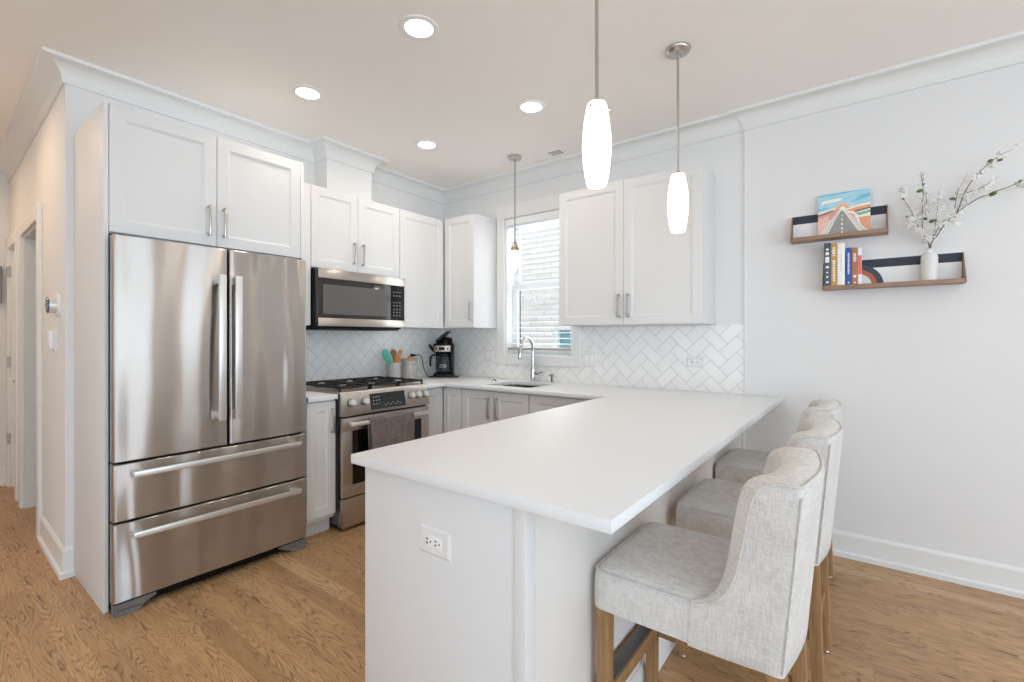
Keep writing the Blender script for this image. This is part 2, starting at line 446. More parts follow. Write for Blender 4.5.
# baseboards
bb = [(0, 0), (.026, 0), (.026, .026), (.014, .034), (.014, .128), (.004, .144), (0, .144)]
bh = [(0, 0), (.026, 0), (.026, .028), (.014, .036), (.014, .142), (.004, .158), (0, .158)]
struct('baseboard_right', sweep(BM(), [(-.40, -.012), (4.2, -.012)], bb), 'trim', smooth=False)
p1 = FH(.74, 0, 0)
struct('baseboard_hall', sweep(BM(), [(p1.x, p1.y), (-3.43, -2.84), (-3.43, -2.807)], bh), 'trim', smooth=False)
q0 = FH(1.744, 0, 0); q1 = FH(1.88, 0, 0)
struct('baseboard_hall_end', sweep(BM(), [(e2.x, e2.y), (hend.x, hend.y)], bh), 'trim', smooth=False)
# hall door casings
def casing(name, a, b_, w=.095, t=.022):
    b = BM()
    hexa(b, FH, a-w, a, 0, t, 0, HH+w, .004); hexa(b, FH, b_, b_+w, 0, t, 0, HH+w, .004); hexa(b, FH, a, b_, 0, t, HH, HH+w, .004)
    # jamb lining
    hexa(b, FH, a-.001, a+.016, 0, -.15, 0, HH); hexa(b, FH, b_-.016, b_+.001, 0, -.15, 0, HH); hexa(b, FH, a, b_, 0, -.15, HH-.016, HH)
    return struct(name, b, 'trim')
casing('trim_4', H1a, H1b); casing('trim_5', H2a, H2b)
d1 = BM(); hexa(d1, FH, H2a+.02, H2b-.02, -.05, -.09, .01, HH-.02, .003)
door = struct('door_1', d1, 'trim')
b = BM()
for z0, z1 in ((.25, .85), (1.05, 1.9)): hexa(b, FH, H2a+.09, H2b-.09, -.046, -.052, z0, z1, .004)
obj('panel', b, 'trim', door)
b = tube([FH(H2a+.09, -.05, .93), FH(H2a+.09, .0, .93), FH(H2a+.2, .005, .93)], .009, 8); lathe([(.028, 0), (.028, .008)], FH(H2a+.09, -.05, .93), 16, b, 'y')
obj('door_handle', b, 'dgrey', door)
for z in (.42, 1.08, 1.86):
    b = BM(); hexa(b, FH, H2b-.012, H2b+.022, -.01, .026, z-.045, z+.045); obj('hinge', b, 'nickel', door)
# room wall behind the hall openings
# kitchen window
b = BM()
hexa(b, FW, WX0-.088, WX0, 0, .022, 1.045, 2.50, .003); hexa(b, FW, WX1, WX1+.082, 0, .022, 1.045, 2.50, .003)
hexa(b, FW, WX0, WX1, 0, .022, 1.045, WZ0, .003); hexa(b, FW, WX0, WX1, 0, .022, WZ1, 2.50, .003)
for q in ((WX0, WX0+.012, WZ0, WZ1), (WX1-.012, WX1, WZ0, WZ1)): hexa(b, FW, q[0], q[1], 0, -.16, q[2], q[3])
for q in ((WZ0, WZ0+.012), (WZ1-.012, WZ1)): hexa(b, FW, WX0+.012, WX1-.012, 0, -.16, *q)
win = struct('window_1', b, 'trim')
b = BM(); e = .058
for z0, z1, dd in ((WZ0+.013, 1.79, -.09), (1.75, WZ1-.013, -.121)):
    x0, x1 = WX0+.013, WX1-.013
    for q in ((x0, x1, z0, z0+e), (x0, x1, z1-e, z1), (x0, x0+e, z0+e, z1-e), (x1-e, x1, z0+e, z1-e)): hexa(b, FW, q[0], q[1], dd, dd-.03, q[2], q[3], .002)
obj('window_frame', b, 'trim', win)
b = BM(); hexa(b, FW, WX0+.07, WX1-.07, -.10, -.104, WZ0+.07, 1.733); hexa(b, FW, WX0+.07, WX1-.07, -.134, -.138, 1.807, WZ1-.07)
obj('pane', b, 'pane', win)
# blind
bl = thing('window_blind', 'white slatted blind with open slats hanging inside the kitchen window', 'blind', (-2.3, .04, 1.15))
b = BM(); hexa(b, FW, WX0+.014, WX1-.014, .016, -.055, 2.312, 2.368, .003); obj('headrail', b, 'blind', bl)
b = BM(); z = 1.235
while z < 2.31:
    prism(b, FW, [(-.012, z-.0028), (-.012, z-.0014), (-.058, z+.0026), (-.058, z+.0012)], WX0+.018, WX1-.018); z += .0485
obj('slats', b, 'blind', bl)
b = BM(); hexa(b, FW, WX0+.018, WX1-.018, -.012, -.058, 1.180, 1.200, .004); obj('bottom_rail', b, plain('blind_rail', (176, 168, 162), .5), bl)
# neighbour building
nb = thing('neighbour_building', 'pale brick house wall seen outside through the kitchen window blind', 'building', (-3, 1.25, 0))
b = BM()
NX0, NX1, NZ0, NZ1 = -2.89, -1.9, .5, 1.43
for q in ((-8, NX0, -.1, 6), (NX1, 2, -.1, 6), (NX0, NX1, -.1, NZ0), (NX0, NX1, NZ1, 6)): bx(q[0], q[1], 1.2, 1.4, q[2], q[3], bm=b)
obj('brick_wall', b, 'brick', nb, smooth=False)
b = BM()
for q in ((NX0, NX1, NZ0, NZ0+.05), (NX0, NX1, NZ1-.05, NZ1), (NX0, NX0+.05, NZ0+.05, .98), (NX0, NX0+.05, 1.02, NZ1-.05), (NX0, NX1, .98, 1.02)): bx(q[0], q[1], 1.24, 1.3, q[2], q[3], bm=b)
obj('window_frame', b, 'white', nb, smooth=False)
obj('window_glass', bx(NX0+.02, NX1, 1.3, 1.31, NZ0+.02, NZ1-.02), 'teal', nb)
# a narrow green strip: rubber sash seal outside the left sash
obj('sash_seal', bx(WX0+.072, WX0+.084, .122, .13, 1.2, 1.76), plain('green_seal', (60, 98, 84), .6), win)

# backsplash
b = BM()
hexa(b, FW, -3.422, WX0-.088, 0, .008, .914, 1.40); hexa(b, FW, WX0-.088, WX1+.082, 0, .008, .914, 1.045); hexa(b, FW, WX1+.082, -.632, 0, .008, .914, 1.376)
o = struct('wall_backsplash_back', b, 'tileX')
b = BM(); hexa(b, FL, -1.84, 0, 0, .008, .80, 1.40); struct('wall_backsplash_left', b, 'tileY')

# ------------------------------------------------------------------ cabinets
def shaker(F, a0, a1, z0, z1, d, t=.02, st=.058, rec=.008):
    """door slab with a raised frame around a recessed panel; back at d, face at d+t"""
    bm = BM(); f = d+t; c = .0018
    def ring(i, dd): return [F(a0+i, dd, z0+i), F(a1-i, dd, z0+i), F(a1-i, dd, z1-i), F(a0+i, dd, z1-i)]
    return loft(bm, [ring(0, d), ring(0, f-c), ring(c, f), ring(st, f), ring(st+.004, f-.0035), ring(st+.007, f-.0035), ring(st+.011, f-rec)])
def pull(F, a, z, d, L=.165, horiz=False, r=.0055):
    bm = BM(); h = L/2
    if horiz:
        hexa(bm, F, a-h, a+h, d+.022, d+.032, z-r, z+r, .002)
        for s in (-1, 1): hexa(bm, F, a+s*(h-.008)-r, a+s*(h-.008)+r, d-.002, d+.024, z-r, z+r, .001)
    else:
        hexa(bm, F, a-r, a+r, d+.022, d+.032, z-h, z+h, .002)
        for s in (-1, 1): hexa(bm, F, a-r, a+r, d-.002, d+.024, z+s*(h-.008)-r, z+s*(h-.008)+r, .001)
    return bm
def cabinet(name, label, cat, F, a0, a1, z0, z1, dep, doors, back=.002, kick=False, group=None, t=.02):
    """doors: list of (a0,a1,z0,z1,kind,handle) ; handle = None or (a,z,horiz)"""
    base = F((a0+a1)/2, dep/2, z0); root = thing(name, label, cat, base, 0, group)
    b = BM()
    hexa(b, F, a0, a1, back, dep-t-.001, z0+(.10 if kick else 0), z1, .001)
    obj('body', b, 'cab', root)
    if kick:
        b = BM(); hexa(b, F, a0, a1, back, dep-t-.055, 0, .10); obj('toe_kick', b, 'cab', root)
    for q in doors:
        o = obj(q[4], shaker(F, q[0]+.0015, q[1]-.0015, q[2]+.0015, q[3]-.0015, dep-t, t, .03 if q[3]-q[2] < .2 and False else min(.058, (q[1]-q[0])*.3, (q[3]-q[2])*.3)), 'cab', root)
        if q[5]: obj('handle', pull(F, q[5][0], q[5][1], dep, horiz=q[5][2]), 'nickel', o)
    return root
# tall end panels around the fridge
single('end_panel', bx(-3.428, -2.829, -2.806, -2.788, 0, 2.395, .001), 'cab', 'tall white end panel standing against the hall side of the refrigerator', 'cabinet panel', org=(-3.1, -2.797, 0))
single('end_panel', bx(-3.428, -2.83, -1.852, -1.834, 0, 2.395, .001), 'cab', 'white end panel between the refrigerator and the narrow base cabinet', 'cabinet panel', org=(-3.1, -1.843, 0))
cabinet('wall_cabinet', 'deep white two-door cabinet above the stainless refrigerator', 'cabinet', FL, -2.7865, -1.8535, 1.785, 2.395, .60,
        [(-2.7865, -2.328, 1.787, 2.393, 'door', (-2.369, 1.921, False)), (-2.328, -1.8535, 1.787, 2.393, 'door', (-2.295, 1.921, False))])
cabinet('wall_cabinet', 'narrow white cabinet squeezed between refrigerator panel and microwave', 'cabinet', FL, -1.832, -1.632, 1.375, 2.372, .33,
        [(-1.832, -1.632, 1.377, 2.370, 'door', (-1.80, 1.50, False))])
cabinet('wall_cabinet', 'short white two-door cabinet directly above the microwave', 'cabinet', FL, -1.63, -.848, 1.785, 2.372, .33,
        [(-1.63, -1.25, 1.787, 2.370, 'door', (-1.29, 1.925, False)), (-1.25, -.848, 1.787, 2.370, 'door', (-1.211, 1.925, False))])
cabinet('wall_cabinet', 'white single-door cabinet beside the microwave, running into the room corner', 'cabinet', FL, -.846, -.012, 1.375, 2.372, .33,
        [(-.846, -.342, 1.377, 2.370, 'door', None)])
cabinet('wall_cabinet', 'white single-door cabinet on the window wall above the coffee maker', 'cabinet', FW, -3.098, -2.731, 1.378, 2.385, .33,
        [(-3.095, -2.731, 1.380, 2.383, 'door', (-2.768, 1.522, False))])
cabinet('wall_cabinet', 'wide white two-door cabinet between window and bare wall, over the herringbone tile', 'cabinet', FW, -1.865, -.815, 1.380, 2.392, .33,
        [(-1.865, -1.342, 1.382, 2.390, 'door', (-1.373, 1.513, False)), (-1.342, -.815, 1.382, 2.390, 'door', (-1.305, 1.513, False))])
# base cabinets
cabinet('base_cabinet', 'narrow white base cabinet between refrigerator and gas range', 'cabinet', FL, -1.832, -1.628, 0, .883, .63,
        [(-1.832, -1.628, .125, .873, 'door', (-1.655, .745, False))], kick=True)
cabinet('base_cabinet', 'white corner base cabinet beside the range under the coffee maker', 'cabinet', FL, -.838, -.590, 0, .883, .60,
        [(-.838, -.612, .125, .873, 'door', None)], kick=True)
cabinet('base_cabinet', 'narrow white base cabinet with single plain door in the inner corner', 'cabinet', FW, -2.829, -2.62, 0, .883, .61,
        [(-2.829, -2.62, .125, .873, 'door', None)], kick=True)
b0 = cabinet('base_cabinet', 'white two-door base cabinet under the sink', 'cabinet', FW, -2.617, -1.95, 0, .66, .61,
        [(-2.617, -2.284, .125, .873, 'door', (-2.325, .745, False)), (-2.284, -1.95, .125, .873, 'door', (-2.245, .745, False))], kick=True)
b = BM(); hexa(b, FW, -2.617, -2.599, .002, .589, .66, .883); hexa(b, FW, -1.968, -1.95, .002, .589, .66, .883); hexa(b, FW, -2.6, -1.967, .565, .589, .66, .883)
obj('sink_rail', b, 'cab', b0)
cabinet('drawer_cabinet', 'white drawer base cabinet between sink cabinet and peninsula', 'cabinet', FW, -1.947, -1.36, 0, .883, .61,
        [(-1.947, -1.36, .70, .873, 'drawer', (-1.66, .79, True)), (-1.947, -1.36, .415, .697, 'drawer', (-1.66, .56, True)), (-1.947, -1.36, .125, .412, 'drawer', (-1.66, .27, True))], kick=True)
# peninsula
FP = lambda a, d, z: Vector((-.65-d, a, z))
pn = thing('peninsula_cabinet', 'long white peninsula base with plain end panel facing the camera and stools along its side', 'cabinet', (-.97, -1.24, 0))
obj('body', bx(-1.27, -.652, -2.455, -.03, .10, .883, .001), 'cab', pn)
obj('toe_kick', bx(-1.21, -.66, -2.45, -.03, 0, .10), 'cab', pn)
obj('end_panel', bx(-1.29, -.684, -2.473, -2.4555, 0, .883, .001), 'cab', pn)
obj('corner_post', bx(-.684, -.648, -2.479, -2.44, 0, .883, .002), 'cab', pn)
obj('back_panel', bx(-.652, -.645, -2.44, -.03, 0, .883), 'cabin', pn)
b = BM(); sweep(b, [(-.645, -.03), (-.645, -2.44)][::-1], [(0, 0), (.012, 0), (.012, .10), (.006, .11), (0, .112)]); obj('base_trim', b, 'trim', pn)
b = BM(); bx(-.66, -.63, -.045, -.014, .0, .883, .002, bm=b); obj('wall_filler', b, 'cab', pn)
for k in range(4):
    y0 = -2.45+k*.44; o = obj('door', shaker(FP, y0+.002, y0+.438, .435, .873, .62), 'cab', pn)
    obj('handle', pull(FP, y0+.22, .80, .64, horiz=True), 'nickel', o)
    o = obj('door', shaker(FP, y0+.002, y0+.438, .125, .43, .62), 'cab', pn); obj('handle', pull(FP, y0+.22, .35, .64, horiz=True), 'nickel', o)

# worktops
def slab(poly, z0, z1, holes=None, bev=.003):
    bm = BM()
    vs = [bm.verts.new((x, y, z1)) for x, y in poly]; es = [bm.edges.new((vs[i], vs[(i+1) % len(vs)])) for i in range(len(vs))]
    for h in holes or []:
        hv = [bm.verts.new((x, y, z1)) for x, y in h]; es += [bm.edges.new((hv[i], hv[(i+1) % len(hv)])) for i in range(len(hv))]
    bmesh.ops.triangle_fill(bm, use_beauty=True, use_dissolve=True, edges=es)
    fs = bm.faces[:]
    r = bmesh.ops.extrude_face_region(bm, geom=fs)
    bmesh.ops.translate(bm, verts=[v for v in r['geom'] if isinstance(v, bmesh.types.BMVert)], vec=(0, 0, z0-z1))
    bmesh.ops.recalc_face_normals(bm, faces=bm.faces[:])
    if bev:
        ee = [e for e in bm.edges if len(e.link_faces) == 2 and e.calc_face_angle(0) > .8]
        bmesh.ops.bevel(bm, geom=ee, offset=bev, segments=2, profile=.5, affect='EDGES')
    return bm
SX0, SX1, SY0, SY1 = -2.44, -2.0, -.53, -.15
hole = [(v.x, v.y) for v in rrect(SX1-SX0, SY1-SY0, .03, 4, (SX0+SX1)/2, (SY0+SY1)/2)]
single('worktop', slab([(-3.421, -.009), (-.633, -.009), (-.633, -.02), (-.412, -.02), (-.412, -2.508), (-1.318, -2.508), (-1.318, -.648), (-2.775, -.648), (-2.775, -.838), (-3.421, -.838)], .884, .914, [hole]),
       'quartz', 'white quartz worktop running from the corner past the sink over the whole peninsula', 'countertop', org=(-1.0, -1.2, .884))
single('worktop', slab([(-3.421, -1.833), (-2.775, -1.833), (-2.775, -1.627), (-3.421, -1.627)], .884, .914), 'quartz',
       'small white quartz worktop piece between refrigerator and gas range', 'countertop', org=(-3.1, -1.73, .884))
# sink
b = BM(); cx, cy = (SX0+SX1)/2, (SY0+SY1)/2; w, d = SX1-SX0, SY1-SY0
rg = [rrect(w+.05, d+.05, .04, 5, cx, cy, .8835), rrect(w+.05, d+.05, .04, 5, cx, cy, .880), rrect(w+.006, d+.006, .03, 5, cx, cy, .876), rrect(w, d, .03, 5, cx, cy, .72), rrect(w-.06, d-.06, .05, 5, cx, cy, .70), rrect(.08, .08, .039, 5, cx, cy, .697)]
rg = [rrect(w+.05, d+.05, .04, 5, cx, cy, .8835), rrect(w+.004, d+.004, .03, 5, cx, cy, .8835)] + rg[3:]
loft(b, rg, False, True)
sk = thing('sink', 'undermounted steel sink set into the white worktop below the window', 'sink', (cx, cy, .70))
o = obj('basin', b, 'sinkst', sk); sm = o.modifiers.new('thick', 'SOLIDIFY'); sm.thickness = .002; sm.offset = 1
obj('drain', lathe([(.038, .698), (.034, .702), (.01, .700)], (cx, cy, 0), 20), 'chrome', sk)
# faucet
fx, fy = -2.28, -.075
fc = thing('kitchen_faucet', 'tall chrome gooseneck faucet behind the sink', 'faucet', (fx, fy, .914))
obj('base', lathe([(.026, .914), (.026, .920), (.021, .926), (.021, 1.02), (.019, 1.03)], (fx, fy, 0)), 'chrome', fc)
pts = [(fx, fy, 1.02), (fx, fy, 1.10), (fx, fy-.002, 1.19), (fx, fy-.012, 1.235), (fx, fy-.045, 1.275), (fx, fy-.095, 1.288), (fx, fy-.145, 1.268), (fx, fy-.172, 1.225), (fx, fy-.182, 1.19)]
obj('spout', tube(curve_pts(pts), .0125, 12), 'chrome', fc)
obj('spray_head', tube([(fx, fy-.181, 1.195), (fx, fy-.188, 1.16), (fx, fy-.193, 1.115), (fx, fy-.194, 1.107)], [.0145, .0165, .0155, .013], 14), 'chrome', fc)
b = tube([(fx+.018, fy, .985), (fx+.05, fy, .985)], .0165, 14); tube([(fx+.05, fy, .985), (fx+.058, fy, .987), (fx+.105, fy-.01, .998)], [.012, .0075, .006], 10, b); obj('lever', b, 'chrome', fc)
sd = thing('soap_dispenser', 'small chrome soap dispenser on the worktop beside the faucet', 'soap dispenser', (-2.085, -.075, .914))
obj('body', lathe([(.019, .914), (.019, .919), (.012, .923), (.012, .965), (.0135, .968), (.0135, .985), (.006, .988)], (-2.085, -.075, 0)), 'chrome', sd)
obj('nozzle', tube([(-2.085, -.075, .98), (-2.085, -.11, .981), (-2.085, -.125, .974)], .0055, 8), 'chrome', sd)
single('air_switch', lathe([(.02, .914), (.02, .92), (.015, .926), (.015, .936), (.011, .941)], (-2.50, -.33, 0)), 'chrome', 'low round chrome button on the worktop between coffee maker and sink', 'button', org=(-2.50, -.33, .914))

# ------------------------------------------------------------------ outlets and switches
def rocker_outlet(name, label, F, a, z, horiz=True, d=.0, w=.125, h=.078, cat='outlet', rec=True, n=1, bev=True):
    root = thing(name, label, cat, F(a, d, z))
    b = BM(); A, Hh = w/2, h/2; c = .007 if bev else .003
    def ring(i, dd): return [F(a-A+i, dd, z-Hh+i), F(a+A-i, dd, z-Hh+i), F(a+A-i, dd, z+Hh-i), F(a-A+i, dd, z+Hh-i)]
    loft(b, [ring(0, d), ring(0, d+.004), ring(c, d+.009)]); obj('cover_plate', b, 'plate', root)
    for k in range(n):
        off = 0 if n == 1 else (k-(n-1)/2)*.046
        b = BM()
        if horiz: hexa(b, F, a-.034, a+.034, d+.007, d+.0115, z-.0165, z+.0165, .002)
        else: hexa(b, F, a+off-.0165, a+off+.0165, d+.007, d+.0115, z-.034, z+.034, .002)
        o = obj('receptacle' if rec else 'rocker', b, 'white', root)
        if rec:
            b = BM()
            for s in (-1, 1):
                for (u, v, ww, hh) in ((-.006, .0055, .004, .0012), (-.006, -.0055, .004, .0012), (.008, 0, .0022, .0022)):
                    if horiz: hexa(b, F, a+s*.017+u-ww, a+s*.017+u+ww, d+.011, d+.0119, z+v-hh-.001, z+v+hh+.001)
                    else: hexa(b, F, a+off+v-hh-.001, a+off+v+hh+.001, d+.011, d+.0119, z+s*.017+u-ww, z+s*.017+u+ww)
            obj('slots', b, 'slot', o)
    return root
FE = lambda a, d, z: Vector((a, -2.473-d, z))
rocker_outlet('wall_outlet', 'white horizontal outlet on the end panel of the peninsula', FE, -.963, .715)
rocker_outlet('wall_outlet', 'small white horizontal outlet on the herringbone tile under the wide wall cabinet', FW, -.942, 1.119, d=.008, w=.115, h=.07, bev=False)
rocker_outlet('light_switch', 'white double rocker switch plate on the tile between coffee maker and window', FW, -2.82, 1.128, False, .008, .118, .115, 'switch', False, 2, False)
rocker_outlet('light_switch', 'white double switch plate on the tile between window casing and wide wall cabinet', FW, -1.772, 1.114, False, .008, .118, .115, 'switch', False, 2, False)
q = rocker_outlet('light_switch', 'white switch box on the hall wall under the thermostat', FH, .30, 1.275, False, 0, .085, .13, 'switch', False, 1)
b = BM(); hexa(b, FH, .268, .332, .008, .03, 1.222, 1.328, .006); obj('housing', b, 'white', q)
rocker_outlet('wall_outlet', 'white outlet on the side-wall tile behind the lidded canister', FL, -.46, 1.12, False, .008, .07, .115, 'outlet', True, 1, False)
th = thing('wall_thermostat', 'round white thermostat with dark glossy face on the hall wall', 'thermostat', FH(.18, 0, 1.47))
def disc(F, a, z, r, d0, d1, n=28, bm=None, taper=1):
    bm = bm or BM(); return loft(bm, [[F(a+rr*math.cos(2*PI*i/n), dd, z+rr*math.sin(2*PI*i/n)) for i in range(n)] for dd, rr in ((d0, r), (d1, r*taper))])
obj('base_plate', disc(FH, .18, 1.47, .064, 0, .014), 'white', th)
obj('body', disc(FH, .18, 1.47, .046, .014, .044), 'alum', th)
obj('display', disc(FH, .18, 1.47, .0455, .044, .051, taper=.93), plain('thermostat_face', (60, 84, 100), .1), th)
# small framed picture on the hall end wall
hp = thing('wall_picture', 'small pale grey picture with dark frame edges on the hall end wall', 'picture', FH(2.565, .12, 1.75))
b = BM(); hexa(b, FH, 2.528, 2.534, .058, .342, 1.60, 1.895); obj('canvas', b, plain('pale_print', (190, 196, 200), .5), hp)
b = BM(); hexa(b, FH, 2.535, 2.57, .05, .35, 1.59, 1.91); obj('frame', b, 'dgrey', hp)

# ------------------------------------------------------------------ refrigerator
fr = thing('refrigerator', 'large stainless steel french door refrigerator with two freezer drawers', 'refrigerator', (-3.1, -2.325, 0))
obj('body', bx(-3.42, -2.806, -2.782, -1.866, .03, 1.77, .004), 'dgrey', fr)
obj('gasket', bx(-2.808, -2.797, -2.772, -1.876, .07, 1.755), 'black', fr)
def fdoor(y0, y1, z0, z1, bulge=.004, r=.012):
    """slab with softly rounded vertical edges and a slightly convex face"""
    b = BM(); n = 14; xf, xb = -2.742, -2.800; prof = [(xb, y0)]
    for i in range(5):
        t = PI/2*i/4; prof.append((xf-r+r*math.sin(t), y0+r-r*math.cos(t)))
    for i in range(1, n):
        t = i/n; y = y0+r+(y1-y0-2*r)*t; prof.append((xf+bulge*math.sin(PI*t), y))
    for i in range(5):
        t = PI/2*(1-i/4); prof.append((xf-r+r*math.sin(t), y1-r+r*math.cos(t)))
    prof.append((xb, y1))
    c = .003
    rings = [[Vector((x-(c if x > xb+.001 else 0), y, z0)) for x, y in prof], [Vector((x, y, z0+c)) for x, y in prof], [Vector((x, y, z1-c)) for x, y in prof], [Vector((x-(c if x > xb+.001 else 0), y, z1)) for x, y in prof]]
    return loft(b, rings)
dl = obj('door', fdoor(-2.789, -2.3085, .712, 1.765), 'steel', fr)
dr = obj('door', fdoor(-2.3005, -1.862, .712, 1.765), 'steel', fr)
w1 = obj('drawer', fdoor(-2.789, -1.862, .437, .700, .003), 'steel', fr)
w2 = obj('drawer', fdoor(-2.789, -1.862, .062, .425, .003), 'steel', fr)
def vh(y0, y1, z0, z1):
    b = BM(); bx(-2.697, -2.682, y0, y1, z0, z1, .004, bm=b)
    for z in (z0, z1-.05): bx(-2.745, -2.69, y0+.006, y1-.006, z+.004, z+.046, .005, bm=b)
    return b
obj('handle', vh(-2.372, -2.336, .853, 1.62), 'alum', dl); obj('handle', vh(-2.293, -2.257, .853, 1.62), 'alum', dr)
def hh(z):
    b = BM(); bx(-2.700, -2.682, -2.727, -1.925, z-.014, z+.014, .004, bm=b)
    for y in (-2.722, -1.97): bx(-2.745, -2.69, y, y+.04, z-.010, z+.010, .004, bm=b)
    return b
obj('handle', hh(.655), 'alum', w1); obj('handle', hh(.373), 'alum', w2)
obj('grille', bx(-2.83, -2.775, -2.77, -1.88, .018, .055), 'black', fr)
for s, yy in ((1, -2.785), (-1, -1.866)):
    b = BM(); prof = [(yy, .0), (yy+s*.085, .0), (yy+s*.135, .030), (yy+s*.16, .040), (yy+s*.16, .052), (yy, .052)]
    loft(b, [[Vector((x, y, z)) for y, z in prof] for x in (-2.80, -2.752)])
    prof2 = [(yy+s*.006, 0), (yy+s*.08, 0), (yy+s*.105, .02), (yy+s*.006, .026)]
    loft(b, [[Vector((x, y, z)) for y, z in prof2] for x in (-2.752, -2.735)])
    obj('foot_bracket', b, 'greyfoot', fr, smooth=False)
for y in (-2.765, -1.905):
    obj('hinge_cover', bx(-2.80, -2.752, y, y+.02, 1.766, 1.776, .002), 'dgrey', fr)

# ------------------------------------------------------------------ range
rgn = thing('gas_range', 'stainless steel slide-in gas range with black grates and front knobs', 'stove', (-3.1, -1.235, 0))
Y0, Y1 = -1.612, -.852
obj('body', bx(-3.42, -2.80, Y0, Y1, .03, .905, .002), 'dgrey', rgn)
b = BM(); bx(-3.42, -2.80, Y0-.006, Y1+.006, .905, .924, .003, bm=b); obj('cooktop', b, 'steel2', rgn)
b = BM(); loft(b, [[Vector(p) for p in ((-2.80, y, .765), (-2.742, y, .765), (-2.738, y, .775), (-2.765, y, .912), (-2.775, y, .924), (-2.80, y, .924))] for y in (Y0-.004, Y1+.004)]); cp = obj('control_panel', b, 'steel2', rgn)
def FC(a, d, z):      # face of the sloped control panel
    t = (z-.775)/(.912-.775); n = Vector((.981, 0, .193)); return Vector((-2.738-.027*t, a, z))+n*d
b = BM(); hexa(b, FC, -1.392, -1.085, 0, .002, .785, .895); dp = obj('display', b, 'blackgl', cp)
b = BM()
for r_ in range(3):
    for c_ in range(3): hexa(b, FC, -1.370+c_*.024, -1.361+c_*.024, .002, .0024, .868-r_*.024, .874-r_*.024)
for c_ in range(7): hexa(b, FC, -1.27+c_*.022, -1.260+c_*.022, .002, .0024, .805+(c_ % 2)*.012, .810+(c_ % 2)*.012)
obj('display_marks', b, 'icon', dp)
for y in (-1.545, -1.440, -1.027, -.962, -.892):
    z = .850; c = FC(y, 0, z); n = Vector((.981, 0, .193)); zz = Vector((0, 1, 0)).cross(n)
    def kr(r, d): return [c+n*d+(Vector((0, 1, 0))*math.cos(2*PI*i/20)+zz*math.sin(2*PI*i/20))*r for i in range(20)]
    rr = .0275
    o = obj('knob', loft(BM(), [kr(rr, 0), kr(rr, .006)]), 'dgrey', cp)
    o.name = 'knob'; obj('knob_cap', loft(BM(), [kr(rr*.86, .006), kr(rr*.84, .03), kr(rr*.72, .036)]), 'alum', o)
ov = BM()
# door with window opening
for q in ((Y0, Y1, .223, .30), (Y0, Y1, .665, .752), (Y0, Y0+.075, .30, .665), (Y1-.075, Y1, .30, .665)): bx(-2.80, -2.745, q[0], q[1], q[2], q[3], .0015, bm=ov)
od = obj('oven_door', ov, 'steel2', rgn)
obj('oven_window', bx(-2.79, -2.7465, Y0+.074, Y1-.074, .299, .666), 'oven_glass', od)
b = BM(); bx(-2.704, -2.684, Y0+.03, Y1-.03, .700, .728, .006, bm=b)
for y in (Y0+.05, Y1-.08): bx(-2.75, -2.69, y, y+.03, .704, .724, .004, bm=b)
obj('handle', b, 'alum', od)
obj('storage_drawer', bx(-2.80, -2.747, Y0, Y1, .022, .213, .004), 'steel2', rgn)
obj('vent_gap', bx(-2.80, -2.772, Y0+.004, Y1-.004, .213, .765), 'black', rgn)
for y in (Y0+.04, Y1-.04):
    obj('levelling_foot', lathe([(.018, 0), (.018, .012), (.01, .014), (.01, .04)], (-2.82, y, 0), 12), 'black', rgn)
    obj('levelling_foot', lathe([(.018, 0), (.018, .012), (.01, .014), (.01, .04)], (-3.36, y, 0), 12), 'black', rgn)
obj('kick_plate', bx(-2.84, -2.835, Y0+.01, Y1-.01, .012, .045), 'black', rgn)
for k in range(3):
    g0 = Y0+.012+k*.2475; g1 = g0+.241; b = BM(); z0, z1 = .944, .958
    for y in (g0, g1-.012): bx(-3.36, -2.80, y, y+.012, z0, z1, .002, bm=b)
    for x in (-3.36, -3.09, -2.812): bx(x, x+.012, g0, g1, z0, z1, .002, bm=b)
    for x in (-3.225, -2.95):
        bx(x-.005, x+.005, g0, g0+.085, z0, z1, .002, bm=b); bx(x-.005, x+.005, g1-.085, g1, z0, z1, .002, bm=b)
    yc = (g0+g1)/2
    for x0, x1 in ((-3.36, -3.27), (-3.18, -3.0), (-2.91, -2.80)): bx(x0, x1, yc-.005, yc+.005, z0, z1, .002, bm=b)
    for x in (-3.358, -2.812):
        for y in (g0, g1-.012): bx(x, x+.012, y, y+.012, .924, z0+.002, bm=b)
    obj('grate', b, 'iron', rgn)
for (x, y, r) in ((-3.23, -1.475, .042), (-2.95, -1.475, .048), (-3.09, -1.23, .05), (-3.23, -.985, .036), (-2.95, -.985, .044)):
    o = obj('burner', lathe([(r+.012, .922), (r+.012, .928), (r, .930), (r, .936)], (x, y, 0), 24), plain('burner_ring', (168, 128, 88), .4, .7), rgn)
    obj('burner_cap', lathe([(r*.88, .936), (r*.9, .941), (r*.7, .944)], (x, y, 0), 24), 'iron', o)
